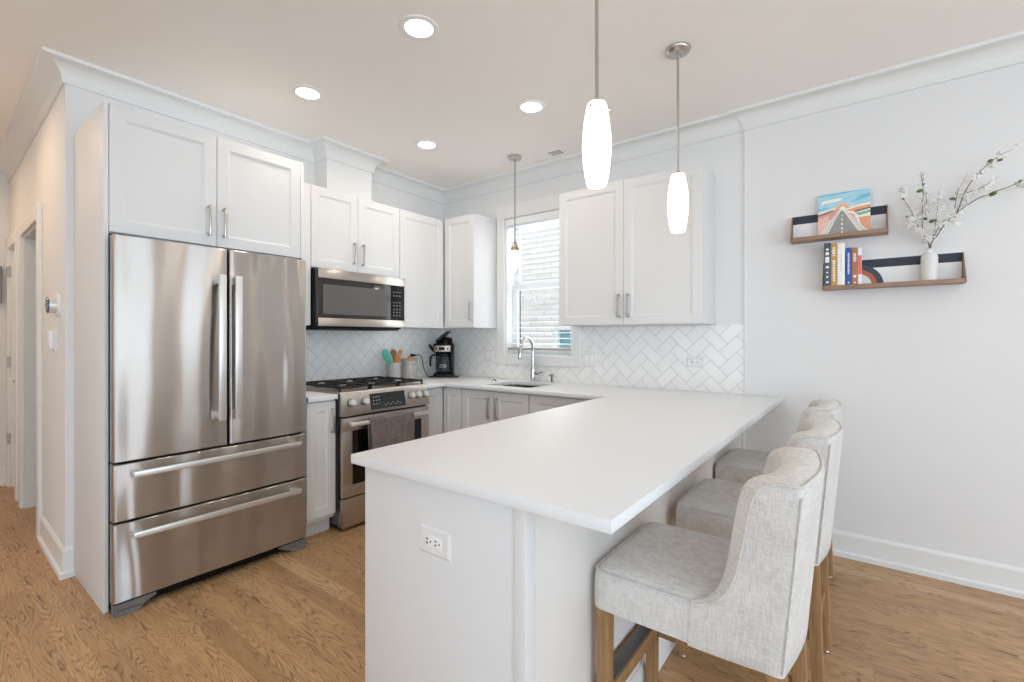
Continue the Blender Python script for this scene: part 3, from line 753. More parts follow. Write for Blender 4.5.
# towel over the handle
b = BM(); nu, nv = 36, 26; ty0, ty1 = -1.445, -1.055
def tw(u, v, side):
    y = ty0+(ty1-ty0)*u; fold = .006*math.sin(u*19+1.2)+.004*math.sin(u*43+v*2)
    if side == 0:
        z = .733-v*.36; return Vector((-2.680+fold*min(1, v*3+.15)+.002+.004*v, y+(.5-u)*.03*v, z))
    z = .733-v*.26; return Vector((-2.707-.006+.5*fold*min(1, v*3), y+(.5-u)*.02*v, z))
rows = [[tw(u/nu, 1-k/nv, 1) for u in range(nu+1)] for k in range(nv)] + [[Vector((-2.700, tw(u/nu, 0, 0).y, .737)) for u in range(nu+1)], [Vector((-2.688, tw(u/nu, 0, 0).y, .738)) for u in range(nu+1)]] + [[tw(u/nu, (k+.3)/nv, 0) for u in range(nu+1)] for k in range(nv)]
loft(b, rows, False, False, closed=False)
o = single('dish_towel', b, 'towel', 'brown-grey cloth towel folded over the oven door handle', 'towel', org=(-2.69, -1.25, .737))
s = o.modifiers.new('thick', 'SOLIDIFY'); s.thickness = .004; s.offset = 1

# ------------------------------------------------------------------ microwave
mw = thing('microwave', 'stainless and black over-the-range microwave mounted above the gas range', 'microwave', (-3.23, -1.24, 1.355))
obj('body', bx(-3.42, -3.085, -1.625, -.848, 1.36, 1.780, .002), 'black', mw)
mf = -3.035
mdr = obj('door', bx(-3.084, mf-.006, -1.618, -.846, 1.374, 1.777, .003), 'mw_frame', mw)
obj('trim_band', bx(-3.06, mf, -1.612, -.846, 1.712, 1.778, .003), 'steel2', mdr)
obj('trim_band', bx(-3.06, mf, -1.612, -.846, 1.372, 1.430, .003), 'steel2', mdr)
obj('window', bx(-3.06, mf-.0045, -1.575, -1.03, 1.458, 1.668), 'mw_glass', mdr)
obj('keypad', bx(-3.06, mf-.0040, -.985, -.850, 1.432, 1.710), 'blackgl', mdr)
b = BM()
for z in (1.655, 1.625, 1.57, 1.545, 1.515, 1.49, 1.465):
    for y in (-.965, -.935, -.905): bx(mf-.004, mf-.0035, y, y+.017, z, z+.008, bm=b)
obj('key_marks', b, plain('key_grey', (120, 116, 112), .5), mdr)
obj('underside', bx(-3.40, -3.06, -1.60, -.89, 1.347, 1.362, .002), 'black', mw)

# ------------------------------------------------------------------ counter things
ck = thing('utensil_crock', 'light grey ceramic utensil crock holding spoons beside the range', 'crock', (-3.285, -.765, .914))
obj('pot', lathe([(.060, .914), (.064, .918), (.064, 1.068), (.062, 1.074), (.057, 1.072), (.056, .93), (.01, .926)], (-3.285, -.765, 0), 28), plain('grey_ceramic', (176, 172, 170), .35), ck)
cn = thing('canister', 'grey ceramic canister with wooden lid beside the utensil crock', 'canister', (-3.30, -.575, .914))
obj('pot', lathe([(.064, .914), (.068, .918), (.068, 1.048), (.064, 1.052), (.064, 1.060), (.068, 1.064), (.068, 1.084), (.06, 1.086)], (-3.30, -.575, 0), 28), plain('grey_ceramic_2', (178, 174, 170), .35), cn)
o = obj('lid', lathe([(.060, 1.084), (.070, 1.087), (.070, 1.098), (.066, 1.102)], (-3.30, -.575, 0), 28), 'bamboo', cn)
obj('knob', lathe([(.010, 1.102), (.010, 1.106), (.013, 1.110), (.013, 1.122), (.008, 1.126)], (-3.30, -.575, 0), 16), 'bamboo', o)
c0 = Vector((-3.285, -.765, .0))
def utensil(name, label, cat, top, base, prof, mm, handle=True, hm=None, slots=False):
    """flat blade along the line base->top; prof=[(t,halfwidth)]"""
    A, B = c0+Vector(base), c0+Vector(top); ax = (B-A).normalized(); L = (B-A).length
    sd = ax.cross(Vector((.6, -.8, 0))).normalized(); nn = sd.cross(ax)
    root = thing(name, label, cat, A)
    rings = []
    for t, hw in prof:
        c = A+ax*L*t; th = min(.004, max(.0015, hw*.4)); rings.append([c+sd*hw*math.cos(2*PI*i/12)+nn*th*math.sin(2*PI*i/12) for i in range(12)])
    obj('head', loft(BM(), rings), mm, root); obj('handle', tube([A, A+ax*L*(prof[0][0]+.03)], .0055, 8), hm or mm, root)
    return root
utensil('slotted_spatula', 'mint green silicone spatula in the utensil crock', 'spatula', (-.02, -.085, 1.19), (.02, .03, .935), [(.48, .006), (.56, .028), (.72, .038), (.88, .034), (.97, .02), (1, .006)], 'mint', hm='spoon')
utensil('wooden_spoon', 'round brown wooden spoon standing in the utensil crock', 'spoon', (-.005, .0, 1.19), (-.0, .01, .935), [(.60, .005), (.68, .02), (.80, .032), (.92, .028), (1, .008)], 'spoon')
utensil('silicone_spoon', 'small spoon with orange and green tip in the utensil crock', 'spoon', (.03, .01, 1.125), (.0, -.02, .935), [(.65, .008), (.75, .016), (.9, .015), (1, .005)], 'orange', hm='lime')
utensil('wooden_tongs', 'light wooden slotted turner leaning out of the utensil crock', 'turner', (.0, .085, 1.18), (.0, -.02, .935), [(.50, .006), (.60, .015), (.9, .02), (1, .014)], 'bamboo')

# coffee maker, turned towards the room
cmr = math.radians(37.1)
single('appliance_mat', slab([(p.x, p.y) for p in [Vector((-3.20, -.235, 0))+Matrix.Rotation(cmr, 3, 'Z')@Vector(q) for q in ((-.135, -.10, 0), (.14, -.10, 0), (.14, .10, 0), (-.135, .10, 0))]], .914, .922, bev=.002), 'stone', 'thin dark mat on the worktop under the coffee maker', 'mat', org=(-3.20, -.235, .914))
cf = thing('coffee_maker', 'black drip coffee maker with open lid and glass carafe in the corner', 'coffee maker', (-3.20, -.235, .9225), cmr)
def L(bm_, name, m_, par, **k): return obj(name, bm_, m_, par, local=True, **k)
b = BM(); loft(b, [rrect(.19, .17, .04, 5, 0, 0, z) for z in (0, .004)]+[rrect(.19, .17, .04, 5, 0, 0, .028), rrect(.17, .15, .04, 5, 0, 0, .034)]); L(b, 'base', 'black', cf)
b = BM(); loft(b, [rrect(.18, .05, .02, 5, 0, .06, z) for z in (.02, .30)]); bx(.062, .092, -.05, .06, .03, .26, .01, bm=b); L(b, 'column', 'black', cf)
b = BM(); loft(b, [rrect(.165, .14, .035, 6, 0, 0, .222), rrect(.19, .165, .04, 6, 0, 0, .235), rrect(.195, .17, .04, 6, 0, 0, .30), rrect(.18, .155, .04, 6, 0, 0, .315)])
hd = L(b, 'housing', 'black', cf)
b = BM(); bx(-.082, .072, -.0885, -.083, .236, .292, .003, bm=b); pl = L(b, 'control_plate', 'steel2', hd)
b = BM(); bx(-.035, .02, -.0905, -.088, .250, .280, .002, bm=b)
for x in (-.058, .048): lathe([(.008, -.0905), (.008, -.088)], (x, 0, .265), 12, b, 'y')
L(b, 'buttons', 'black', pl)
b = BM(); loft(b, [rrect(.16, .13, .05, 5, .0, .01, .31), rrect(.13, .10, .05, 5, .01, .02, .36), rrect(.07, .06, .028, 5, .0, .03, .375)]); L(b, 'filter_basket', 'black', cf)
b = BM(); lp = [(-.085, .325), (-.06, .352), (-.02, .392), (.03, .425), (.055, .433), (.062, .425), (.04, .405), (.0, .372), (-.05, .33)]
loft(b, [[Vector((x, y, z)) for x, z in lp] for y in (-.055, .055)]); bmesh.ops.bevel(b, geom=[e for e in b.edges], offset=.004, segments=2, affect='EDGES'); L(b, 'lid', 'black', cf)
b = tube([(-.088, -.03, .238), (-.115, -.03, .27), (-.135, -.03, .302)], [.013, .015, .012], 10); L(b, 'water_lid_tab', 'black', cf)
car = L(lathe([(.060, .036), (.074, .042), (.079, .07), (.075, .13), (.060, .185), (.055, .205)], (0, -.012, 0), 28), 'carafe', 'glass', cf)
L(lathe([(.054, .196), (.060, .200), (.058, .216), (.03, .221)], (0, -.012, 0), 24), 'carafe_lid', 'black', car)
L(tube([(-.055, -.03, .205), (-.10, -.045, .205), (-.118, -.05, .185), (-.122, -.05, .13), (-.118, -.05, .095)], [.008, .010, .011, .010, .008], 10), 'carafe_handle', 'black', car)
b = BM()
for k, z in enumerate((.09, .11)): bx(-.03, .035, -.088, -.087, z, z+.006, bm=b)
L(b, 'measure_marks', 'icon', car)
# power cord with plug
b = tube(curve_pts([(-3.36, -.44, 1.125), (-3.34, -.42, 1.13), (-3.325, -.40, 1.10), (-3.325, -.385, 1.02), (-3.32, -.36, .96), (-3.31, -.335, .925), (-3.29, -.33, .919), (-3.25, -.33, .93)], 6), .0038, 8)
cdn = thing('power_cord', 'thin black power cord looping from the wall outlet to the coffee maker', 'cord', (-3.41, -.46, 1.12))
obj('cable', b, 'black', cdn)
obj('plug', tube([(-3.409, -.462, 1.124), (-3.395, -.458, 1.124), (-3.36, -.44, 1.125)], [.016, .014, .006], 10), 'black', cdn)

# ------------------------------------------------------------------ ceiling lights
def light(name, ty, loc, parent, energy, col, **k):
    l = bpy.data.lights.new(name, ty); l.energy = energy; l.color = col
    for a, v in k.items(): setattr(l, a, v)
    o = bpy.data.objects.new(name, l); link(o); o.parent = parent; o.location = loc; return o
dn = thing('ceiling_downlight', '', 'downlight', (-1.70, -1.88, CZ))
L(lathe([(.094, 0), (.094, -.004), (.086, -.007), (.068, -.004), (.066, -.0005)], (0, 0, 0), 36, cap=False), 'trim_ring', 'white', dn)
L(lathe([(.067, -.0005), (.067, -.0015), (.02, -.002)], (0, 0, 0), 30), 'lens', 'lens', dn)
light('glow', 'AREA', (0, 0, -.012), dn, 3.6, (1, .88, .74), shape='DISK', size=.13, spread=math.radians(172))
DG = 'recessed downlights over the kitchen'
dn['label'] = 'largest-looking recessed ceiling downlight, over the floor between refrigerator and peninsula'; dn['group'] = DG
dup(dn, (-2.69, -1.885, CZ), 'recessed ceiling downlight directly in front of the cabinet above the refrigerator')
dup(dn, (-1.705, -.93, CZ), 'recessed ceiling downlight between the sink pendant and the white pendants')
dup(dn, (-2.68, -.93, CZ), 'recessed ceiling downlight in front of the boxed ceiling chase')
HALL = []
for x, y, t_ in ((-4.0, -3.45, 'recessed downlight in the hall ceiling beside the refrigerator wall'), (-5.3, -3.55, 'recessed downlight in the hall ceiling near the end wall'), (1.25, -1.35, 'added unseen downlight for warm refrigerator reflections, over the living room beyond the stools'), (-2.55, -4.35, 'added unseen warm downlight lighting the refrigerator end panel and the floor beside it'), (.9, -5.9, 'added unseen downlight over the living room by the rear windows'), (-1.6, -5.4, 'added unseen downlight over the living room floor behind the peninsula')):  # living-room ones are added out of view for their warm light
    q = dup(dn, (x, y, CZ), t_, 'recessed downlights in hall and living room')
    if x < -3.4:
        for c in kids(q):
            if c.type == 'LIGHT': c.data = c.data.copy(); c.data.energy = 8; c.data.color = (1, .70, .44)
# white pendants
pd = thing('pendant_light', '', 'pendant lamp', (-.765, -.964, CZ))
L(lathe([(.062, 0), (.062, -.006), (.055, -.016), (.03, -.026), (.010, -.030)], (0, 0, 0), 30), 'canopy', 'nickel', pd)
L(tube([(0, 0, -.02), (0, 0, -.645)], .0065, 10), 'rod', 'nickel', pd)
sh = L(lathe([(.022, -.640), (.031, -.643), (.036, -.655), (.044, -.70), (.0505, -.76), (.052, -.80), (.049, -.85), (.041, -.91), (.034, -.937), (.030, -.940)], (0, 0, 0), 32), 'shade', 'opal', pd)
L(lathe([(.012, -.628), (.016, -.634), (.016, -.642)], (0, 0, 0), 16), 'socket', 'nickel', pd)
b = BM()
for a in (.5, 2.6, 4.7): lathe([(.0035, .0), (.0035, .012), (.006, .013), (.006, .018)], (0, 0, 0), 8, b, 'x') if False else tube([(math.cos(a)*.034, math.sin(a)*.034, -.668), (math.cos(a)*.048, math.sin(a)*.048, -.668)], [.003, .005], 8, b)
L(b, 'set_screw', 'nickel', sh)
light('glow', 'POINT', (0, 0, -.99), pd, .25, (1, .93, .84), shadow_soft_size=.05)
pd['label'] = 'smaller-looking white glass barrel pendant over the peninsula, before the wide wall cabinet'; pd['group'] = 'white glass pendants over the peninsula'
dup(pd, (-.765, -1.875, CZ), 'white glass barrel pendant hanging over the near end of the peninsula, larger in view')
# clear pendant over the sink
cp2 = thing('pendant_light', 'small clear glass pendant with bare glowing bulb hanging before the window', 'pendant lamp', (-2.28, -.335, CZ))
L(lathe([(.052, 0), (.052, -.018), (.046, -.022)], (0, 0, 0), 28), 'canopy', 'nickel', cp2)
L(tube([(0, 0, -.02), (0, 0, -.705)], .004, 8), 'rod', 'rod', cp2)
L(lathe([(.008, -.695), (.018, -.705), (.030, -.740), (.032, -.746)], (0, 0, 0), 20), 'socket_cap', 'nickel', cp2)
L(lathe([(.031, -.743), (.034, -.750), (.034, -.765), (.031, -.769)], (0, 0, 0), 20), 'collar', 'brass', cp2)
L(lathe([(.034, -.762), (.043, -.800), (.044, -.860), (.036, -.920), (.026, -.945)], (0, 0, 0), 24, cap=False), 'shade', 'glass', cp2)
L(lathe([(.012, -.765), (.020, -.800), (.021, -.840), (.016, -.900), (.004, -.925)], (0, 0, 0), 16), 'bulb', 'bulb', cp2)
light('glow', 'POINT', (0, -.07, -.860), cp2, 1.2, (1, .86, .70), shadow_soft_size=.03)
# vent
vt = thing('ceiling_vent', 'small rectangular ceiling vent near the window wall', 'vent', (-2.03, -.215, CZ))
vt.rotation_euler = (0, 0, math.radians(0))
L(bx(-.17, .13, -.055, .055, -.006, 0, .002), 'frame', 'ceil', vt)
b = BM(); bx(.015, .115, -.038, .038, -.0075, -.006, bm=b); L(b, 'grille_opening', plain('vent_dark', (110, 105, 100), .8), vt)
b = BM()
for k in range(8): bx(.02+k*.012, .023+k*.012, -.036, .036, -.0105, -.0075, bm=b)
for k in range(8): bx(-.15+k*.018, -.14+k*.018, -.036, .036, -.0085, -.006, bm=b)
L(b, 'louvres', 'ceil', vt)

# ------------------------------------------------------------------ stools
def stool(label):
    root = thing('counter_stool', label, 'stool', (-.37, -1.95, 0), 0, 'grey upholstered stools along the peninsula')
    # seat: boxed cushion
    Wd, D = .435, .445; cx = -.045; rr = []
    for ins, z, r in ((.012, .507, .03), (.0, .513, .035), (.0, .57, .035), (.001, .600, .035), (.007, .615, .035), (.022, .627, .04), (.05, .635, .05), (.10, .641, .08), (.16, .644, .05), (.20, .645, .01)):
        rr.append(rrect(Wd-2*ins, D-2*ins+.01, r, 6, cx, 0, z))
    st = L(loft(BM(), rr), 'seat', 'linen', root, ang=60)
    e = [v.copy() for v in rrect(Wd-.010, D+.01-.010, .035, 6, cx, 0, .617)]; L(tube(e+[e[0]], .0028, 6), 'piping', 'linen', st)
    # wrap-around back
    def top(x):
        t = max(0, min(1, (x-.015)/.145)); s = t*t*(3-2*t); s = .45*t*t+.55*s
        return .622+.333*s
    def lean(z): return .036*max(0, z-.52)/.4
    outer, inner, n2, n3 = [], [], 7, 10
    Ro, xo, yo, xi, yb, pw = .016, .226, .2295, .150, .206, 2.8
    prof_ = curve_pts([(.012, 0, .619), (.050, 0, .633), (.080, 0, .658), (.102, 0, .700), (.114, 0, .770), (.121, 0, .850), (.127, 0, .905), (.140, 0, .938), (.162, 0, .951), (.190, 0, .955)], 3)
    for p in prof_:
        outer.append((p.x, -yo, p.z)); x = p.x*.70; inner.append((x, -yb*(1-(x/xi)**pw)**(1/pw)))
    rest = []
    for i in range(1, n2+1): t = PI/2*i/n2; rest.append((xo-Ro+Ro*math.sin(t), -yo+Ro-Ro*math.cos(t)))
    for i in range(1, n3//2+1): k_ = i/(n3//2); rest.append((xo+.024*math.sin(PI/2*k_), (-yo+Ro)*(1-k_)))
    y0_ = abs(inner[-1][1])
    for i, q in enumerate(rest):
        f = (i+1)/len(rest); y = y0_*(1-f); outer.append((q[0], q[1], .955)); inner.append((xi*(1-(y/yb)**pw)**(1/pw), -y))
    outer += [(x, -y, z) for x, y, z in outer[-2::-1]]; inner += [(x, -y) for x, y in inner[-2::-1]]
    rings = []
    edge = []
    for (x, y, zt), (u, v) in zip(outer, inner):
        r = []
        dx, dy = u-x, v-y
        def P(f, z, zr=None): return Vector((x+dx*f+lean(z), y+dy*f, z))
        zs = [.532, .538, .58, .60+.0*(zt-.6)]
        r.append(P(.12, .506)); r.append(P(0, .512)); r.append(P(0, .56))
        for k in range(1, 6): r.append(P(0, .56+(zt-.022-.56)*k/6))
        r += [P(0, zt-.020), P(.05, zt-.007), P(.18, zt), P(.5, zt+.004), P(.82, zt), P(.95, zt-.007), P(1, zt-.020)]
        for k in range(5, 0, -1): r.append(P(1, .585+(zt-.022-.585)*k/6))
        r += [P(1, .57), P(1, .54), P(.85, .528)]
        rings.append(r); edge.append(P(.06, zt-.004))
    # rounded wing tips: pull the first/last section in
    bk = L(loft(BM(), rings), 'backrest', 'linen', root, ang=60)
    L(tube(edge, .0028, 6), 'piping', 'linen', bk)
    for s in (-1, 1):
        z = [.52+.41*k/8 for k in range(9)]; L(tube([(xo-.003+lean(a), s*(yo-.003), a) for a in z], .0036, 6), 'seam', 'linen', bk)
    # legs
    for x, y in ((-.235, -.19), (-.235, .19), (.205, -.19), (.205, .19)):
        sx = 0 if x < 0 else .03
        b = BM(); loft(b, [rrect(w, w, .003, 2, x+o, y, z) for w, o, z in ((.034, sx*.7, .012), (.042, 0, .52))]); lg = L(b, 'leg', 'leg', root)
        L(lathe([(.011, 0), (.012, .004), (.008, .013)], (x+sx*.7, y, 0), 12), 'glide', 'nickel', lg)
    b = BM(); bx(-.262, -.210, -.172, .172, .240, .280, .002, bm=b); fo = L(b, 'footrest', 'leg', root)
    L(bx(-.256, -.216, -.165, .165, .280, .2835, .001), 'metal_plate', 'dgrey', fo)
    for y in (-.19, .19): L(bx(-.22, .195, y-.011, y+.011, .235, .262, .002), 'stretcher', 'leg', root)
    L(bx(.20, .222, -.175, .175, .235, .262, .002), 'stretcher', 'leg', root)
    return root
s1 = stool('light grey upholstered counter stool with oak legs at the free end of the peninsula')
dup(s1, (-.350, -1.275, 0), 'light grey upholstered counter stool standing in the middle of the three')
dup(s1, (-.375, -.55, 0), 'light grey upholstered counter stool nearest the wall with the shelves')

# ------------------------------------------------------------------ wall shelves
WY = -.012
def FS(a, d, z): return Vector((a, WY-d, z))
def shelf(label, x0, x1, z0, zt, arcs, dep=.108):
    r = thing('wall_shelf', label, 'shelf', FS((x0+x1)/2, 0, z0), 0, 'painted picture-ledge shelves')
    b = BM(); hexa(b, FS, x0, x1, .0, dep, z0, z0+.016, .001); obj('board', b, 'walnut', r)
    b = BM(); hexa(b, FS, x0, x1, dep-.012, dep, z0+.016, z0+.021, .001); obj('front_lip', b, 'walnut', r)
    for x in (x0, x1-.004):
        b = BM(); loft(b, [[FS(xx, d, z) for d, z in ((.0, z0), (dep, z0), (dep, z0+.022), (.022, zt), (.0, zt))] for xx in (x, x+.004)]); obj('side_cheek', b, 'walnut', r, smooth=False)
    b = BM(); hexa(b, FS, x0+.006, x1-.006, .0, .012, z0+.016, zt)
    for f in b.faces: f.material_index = 0
    hs = .048
    setmat(b, 1, lambda: hexa(b, FS, x0+.006, x1-.006, .012, .0125, zt-hs, zt))
    if arcs:
        cx, cz = arcs
        def arc(i, r0, r1, dd):
            n = 20; t0, t1 = 0, PI/2+.35
            def run():
                pts = [(cx+r0*math.cos(t0+(t1-t0)*k/n), cz+r0*math.sin(t0+(t1-t0)*k/n)) for k in range(n+1)]
                pt2 = [(cx+r1*math.cos(t0+(t1-t0)*k/n), cz+r1*math.sin(t0+(t1-t0)*k/n)) for k in range(n+1)]
                for k in range(n): plate(b, FS, [pts[k], pts[k+1], pt2[k+1], pt2[k]], .0125, dd)
            setmat(b, i, run)
        arc(2, .072, .096, .0132); arc(3, .096, .125, .0134)
    obj('back_panel', b, ['panelw', 'navy', 'rust', 'slate'], r, smooth=False)
    return r
shelf('small wooden wall ledge with navy stripe, the upper one holding the painting', -.36, .105, 1.870, 2.036, None)
shelf('long wooden wall ledge with navy stripe and rust arc, the lower one holding books', -.197, .413, 1.570, 1.736, (-.038, 1.588))
# street painting standing on the upper shelf
def art():
    x0, x1, z0, z1 = -.222, .027, 1.8865, 2.148
    cols = [(246, 245, 240), (140, 205, 228), (84, 176, 214), (120, 116, 112), (216, 212, 206), (208, 132, 112), (235, 130, 60), (96, 165, 100), (70, 62, 66), (240, 236, 230), (226, 170, 150), (214, 200, 130)]
    ms = [plain('paint_%d' % i, tuple(int(v*.72+245*.28) for v in c), .6, var=.12, sc=40) for i, c in enumerate(cols)]
    def F(u, w, d=0):    # picture leans back to the wall
        y = WY-.062+.044*w; return Vector((x0+(x1-x0)*u, y-d, z0+(z1-z0)*w))
    b = BM()
    def P(i, pts, d): setmat(b, i, lambda: loft(b, [[F(u, w, dd) for u, w in pts] for dd in (d-.0003 if d else -.004, d+.0002)]))
    P(0, [(0, 0), (1, 0), (1, 1), (0, 1)], .0)
    P(1, [(0, .56), (1, .62), (1, .99), (0, .99)], .0006)
    P(9, [(0, .56), (.3, .64), (.6, .62), (1, .68), (1, .60), (0, .52)], .0009)
    P(2, [(.0, .60), (.28, .66), (.1, .67), (0, .66)], .0012); P(2, [(.62, .72), (1, .80), (1, .90), (.8, .84)], .0012); P(2, [(0, .93), (.5, .95), (.95, .99), (0, .99)], .0012)
    P(9, [(.05, .75), (.45, .80), (.5, .86), (.1, .84)], .0012)
    def dome(r, c): return [(.48+r*math.cos(PI*k/12), .60+r*.95*math.sin(PI*k/12)) for k in range(13)]
    P(11, dome(.15, 0), .0014); P(10, dome(.13, 0), .0016); P(6, dome(.09, 0), .0018); P(9, dome(.06, 0), .0020)
    P(5, [(0, .10), (.40, .52), (.42, .60), (.25, .60), (0, .52)], .0018); P(10, [(0, .0), (.25, .28), (.2, .48), (0, .40)], .0020); P(8, [(0, .48), (.3, .55), (.3, .57), (0, .52)], .0022)
    P(4, [(.0, .0), (.13, .0), (.44, .55), (.40, .56)], .0024)
    P(6, [(.55, .55), (.75, .60), (1, .62), (1, .54), (.7, .50)], .0018); P(8, [(.7, .52), (1, .57), (1, .53), (.72, .48)], .0020); P(7, [(.72, .46), (1, .50), (1, .44), (.8, .40)], .0020)
    P(6, [(.78, .36), (1, .36), (1, .02), (.84, .18)], .0020); P(5, [(.88, .28), (.95, .28), (.95, .08), (.9, .12)], .0022); P(10, [(.55, .52), (.7, .46), (.8, .2), (.62, .38)], .0019)
    P(4, [(.52, .55), (.56, .54), (.98, .0), (.82, .0)], .0024)
    P(3, [(.17, .0), (.80, .0), (.49, .56), (.45, .56)], .0022)
    for k in range(5):
        w = .02+k*.1; hw = .022*(1-w*1.5); P(9, [(.475-hw, w), (.475+hw, w), (.473+hw*.8, w+.055), (.473-hw*.8, w+.055)], .0026)
    for s in (0, 1):
        for k in range(9):
            w = .04+k*.05; u = (.10+(.44-.10)*w/.56) if not s else (.90-(.90-.54)*w/.56); P(8, [(u-.006, w), (u+.006, w), (u+.006, w+.022), (u-.006, w+.022)], .0028)
    return single('painting', b, ms, 'small unframed painting of a straight street under blue sky on the upper ledge', 'painting', org=F(.5, 0), smooth=False)
art()
# books
def book(label, x0, x1, h, dep, spine, pages=(238, 234, 226), marks=(), titlecol=(235, 235, 232), z=1.5865, band=None):
    r = thing('book', label, 'book', FS((x0+x1)/2, .10, z), 0, 'books on the lower ledge')
    yb = .104-dep; w = x1-x0; c = .0022
    b = BM(); hexa(b, FS, x0, x0+c, yb, .104, z, z+h, .0006); hexa(b, FS, x1-c, x1, yb, .104, z, z+h, .0006); hexa(b, FS, x0, x1, .101, .1045, z, z+h, .001)
    obj('cover', b, plain('book_cover', spine, .5), r)
    b = BM(); hexa(b, FS, x0+c, x1-c, yb+.003, .1005, z+.003, z+h-.003); obj('pages', b, plain('book_pages', pages, .8), r)
    if marks:
        b = BM()
        for z0, z1, f in marks: hexa(b, FS, x0+w*(.5-f/2), x0+w*(.5+f/2), .1045, .1049, z+h*z0, z+h*z1)
        obj('spine_lettering', b, plain('book_lettering', titlecol, .6), r)
    if band:
        b = BM(); hexa(b, FS, x0+.001, x1-.001, .1045, .1049, z+h*band[0], z+h*band[1]); obj('spine_band', b, plain('book_band', band[2], .6), r)
    return r
def letters(z0, z1, n, f, gap=.35):
    s = (z1-z0)/n; return [(z0+k*s, z0+k*s+s*(1-gap), f*(.7+.3*((k*7) % 3)/2)) for k in range(n)]
book('tall slate blue book with white symbols down the spine', -.189, -.156, .254, .088, (74, 86, 104), marks=[(.08, .12, .4), (.2, .24, .3), (.31, .34, .3), (.42, .47, .5), (.55, .68, .6), (.72, .79, .5), (.83, .87, .4)])
book('mustard yellow book with white title lettering', -.155, -.127, .248, .085, (196, 150, 74), marks=letters(.12, .62, 9, .5)+letters(.70, .93, 4, .6))
book('plain white thick book', -.125, -.089, .246, .088, (240, 239, 236), marks=letters(.35, .75, 14, .12), titlecol=(190, 188, 184))
book('royal blue paperback with white title', -.086, -.058, .215, .080, (44, 88, 158), marks=letters(.06, .12, 1, .4)+letters(.3, .88, 13, .35))
book('brown book with light lettering on the spine', -.057, -.030, .212, .080, (176, 116, 84), marks=letters(.62, .86, 5, .55, .25)+[(.2, .27, .5), (.05, .09, .3)])
book('slim white and coral book, last of the row beside the arc', -.029, -.012, .208, .078, (240, 240, 242), band=(.28, .80, (228, 112, 104)))
# vase and branches
vx, vd = .2755, .060
vs = thing('flower_vase', 'slim white ribbed ceramic vase on the lower ledge', 'vase', FS(vx, vd, 1.5865))
zb = 1.5865; prof = [(.028, zb), (.034, zb+.004)]
for k in range(24): prof.append((.0350+.0006*(k % 2), zb+.008+k*.0052))
prof += [(.033, zb+.138), (.022, zb+.150), (.0145, zb+.156), (.0145, zb+.170), (.017, zb+.175), (.012, zb+.173), (.011, zb+.12)]
obj('vessel', lathe(prof, (vx, WY-vd, 0), 28), plain('vase_white', (222, 220, 217), .35), vs)
def branch(label, chains, leaves, nblo, seed, y0):
    rnd = random.Random(seed); r = thing('blossom_branch', label, 'branch', FS(vx, vd, 1.72), 0, 'blossom branches in the white vase')
    b = BM(); bl_ = BM(); samples = []
    for ci, (pts, r0, dy) in enumerate(chains):
        base_d = vd
        P = []
        n = len(pts)
        for k, (x, z) in enumerate(pts):
            f = min(1, (z-1.76)/.15); P.append(FS(x, base_d+dy*max(0, f)*(.4+.6*k/n), z))
        if ci == 0: P = [FS(vx, vd, 1.60)]+P
        C = curve_pts(P, 5); m = len(C); tube(C, [r0*(1-.7*k/m) for k in range(m)], 6, b); samples += [(c, k/m) for k, c in enumerate(C) if c.z > 1.80]
    obj('stem', b, 'twig', r)
    pb = BM()
    def blob(c, s, fl):
        ax = Vector((rnd.uniform(-1, 1), rnd.uniform(-1, .2), rnd.uniform(-.4, 1))).normalized(); t1 = ax.orthogonal().normalized(); t2 = ax.cross(t1); a0 = rnd.uniform(0, 6)
        for k in range(5):
            a = a0+2*PI*k/5; d = t1*math.cos(a)+t2*math.sin(a); sd = ax.cross(d)
            q = [c, c+d*s*.5+sd*s*.34+ax*s*.12, c+d*s+ax*s*.3, c+d*s*.5-sd*s*.34+ax*s*.12]
            v = [pb.verts.new(p) for p in q]; pb.faces.new(v)
    for i in range(nblo):
        c, f = rnd.choice(samples); 
        if rnd.random() < f*.55: continue
        blob(c+Vector((rnd.gauss(0, .010), rnd.gauss(0, .008), rnd.gauss(0, .010))), rnd.uniform(.011, .021), 0)
    o = obj('blossoms', pb, 'petal', r); s = o.modifiers.new('thick', 'SOLIDIFY'); s.thickness = .0006
    lb = BM()
    for (x, z, s, a) in leaves:
        s *= .8
        near = min(samples, key=lambda q: (q[0].x-x)**2+(q[0].z-z)**2)[0]; c = Vector((x, near.y-.004, z)); d = Vector((math.cos(a), -.25, math.sin(a))); u = Vector((-math.sin(a), -.1, math.cos(a)))
        ring = [c+d*(s*math.cos(t))+u*(s*.62*math.sin(t))+Vector((0, .0018*math.cos(2*t), 0)) for t in [2*PI*k/12 for k in range(12)]]
        f = lb.faces.new([lb.verts.new(p) for p in ring])
        tube([near, c-d*s*.6], .0012, 5, lb)
    o = obj('leaves', lb, 'leaf', r); s = o.modifiers.new('thick', 'SOLIDIFY'); s.thickness = .0008
    return r
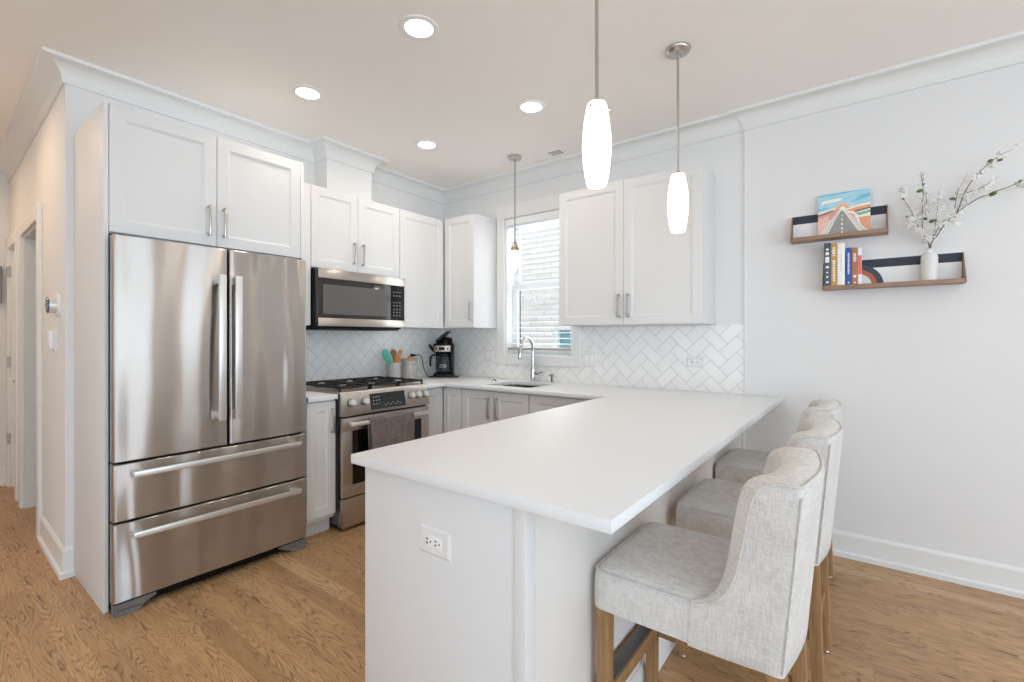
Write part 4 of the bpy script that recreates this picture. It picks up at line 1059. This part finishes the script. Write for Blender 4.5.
branch('long blossom branch arching away over the end of the lower ledge',
  [([(0.279, 1.768), (0.308, 1.831), (0.338, 1.888), (0.382, 1.934), (0.451, 1.987), (0.517, 2.013), (0.563, 2.027), (0.609, 2.048), (0.648, 2.065), (.70, 2.09)], .0036, .04),
   ([(0.382, 1.934), (0.407, 2.025), (0.432, 2.08), (0.457, 2.118), (0.505, 2.166), (0.54, 2.192), (0.578, 2.206)], .0028, .04), ([(0.414, 2.028), (0.451, 2.038), (0.481, 2.049), (0.505, 2.07), (0.529, 2.082)], .0018, .04),
   ([(0.373, 1.961), (0.385, 2.046), (0.401, 2.082), (0.42, 2.13)], .0016, .02), ([(0.288, 1.807), (0.312, 1.866), (0.344, 1.89), (0.37, 1.875)], .0022, .05), ([(0.586, 2.039), (0.606, 2.024), (0.62, 2.014)], .0012, .03)],
  [(.365, 2.008, .017, -.2), (.5, 2.169, .014, .1), (.533, 2.164, .013, .1), (.51, 2.004, .02, .5), (.36, 1.907, .018, .7), (.472, 2.114, .01, 0), (.60, 2.045, .012, 1)], 95, 3, 0)
branch('short blossom branch leaning towards the books, bare twig tip upwards', [([(0.275, 1.773), (0.248, 1.834), (0.225, 1.896), (0.204, 1.963), (0.173, 2.036), (0.171, 2.096)], .003, .03), ([(0.215, 1.87), (0.194, 1.892), (0.18, 1.939)], .0014, .04)],
  [(.183, 1.94, .009, .4), (.168, 2.04, .008, .1)], 60, 5, 0)
branch('upright blossom branch in the vase with a broad leaf near its tip', [([(0.277, 1.77), (0.252, 1.838), (0.245, 1.902), (0.245, 1.974), (0.248, 2.072), (0.238, 2.169)], .003, .045), ([(0.246, 1.96), (0.262, 1.995), (0.258, 2.04), (0.250, 2.065)], .0018, .03)],
  [(.235, 2.068, .018, .1), (.255, 1.92, .016, -.6), (.25, 2.10, .009, 0)], 60, 9, 0)
branch('thin upright blossom twig standing between the other branches', [([(0.281, 1.77), (0.293, 1.842), (0.302, 1.92), (0.308, 1.99), (0.313, 2.06)], .0022, .02)], [(.286, 1.905, .018, .3)], 45, 12, 0)
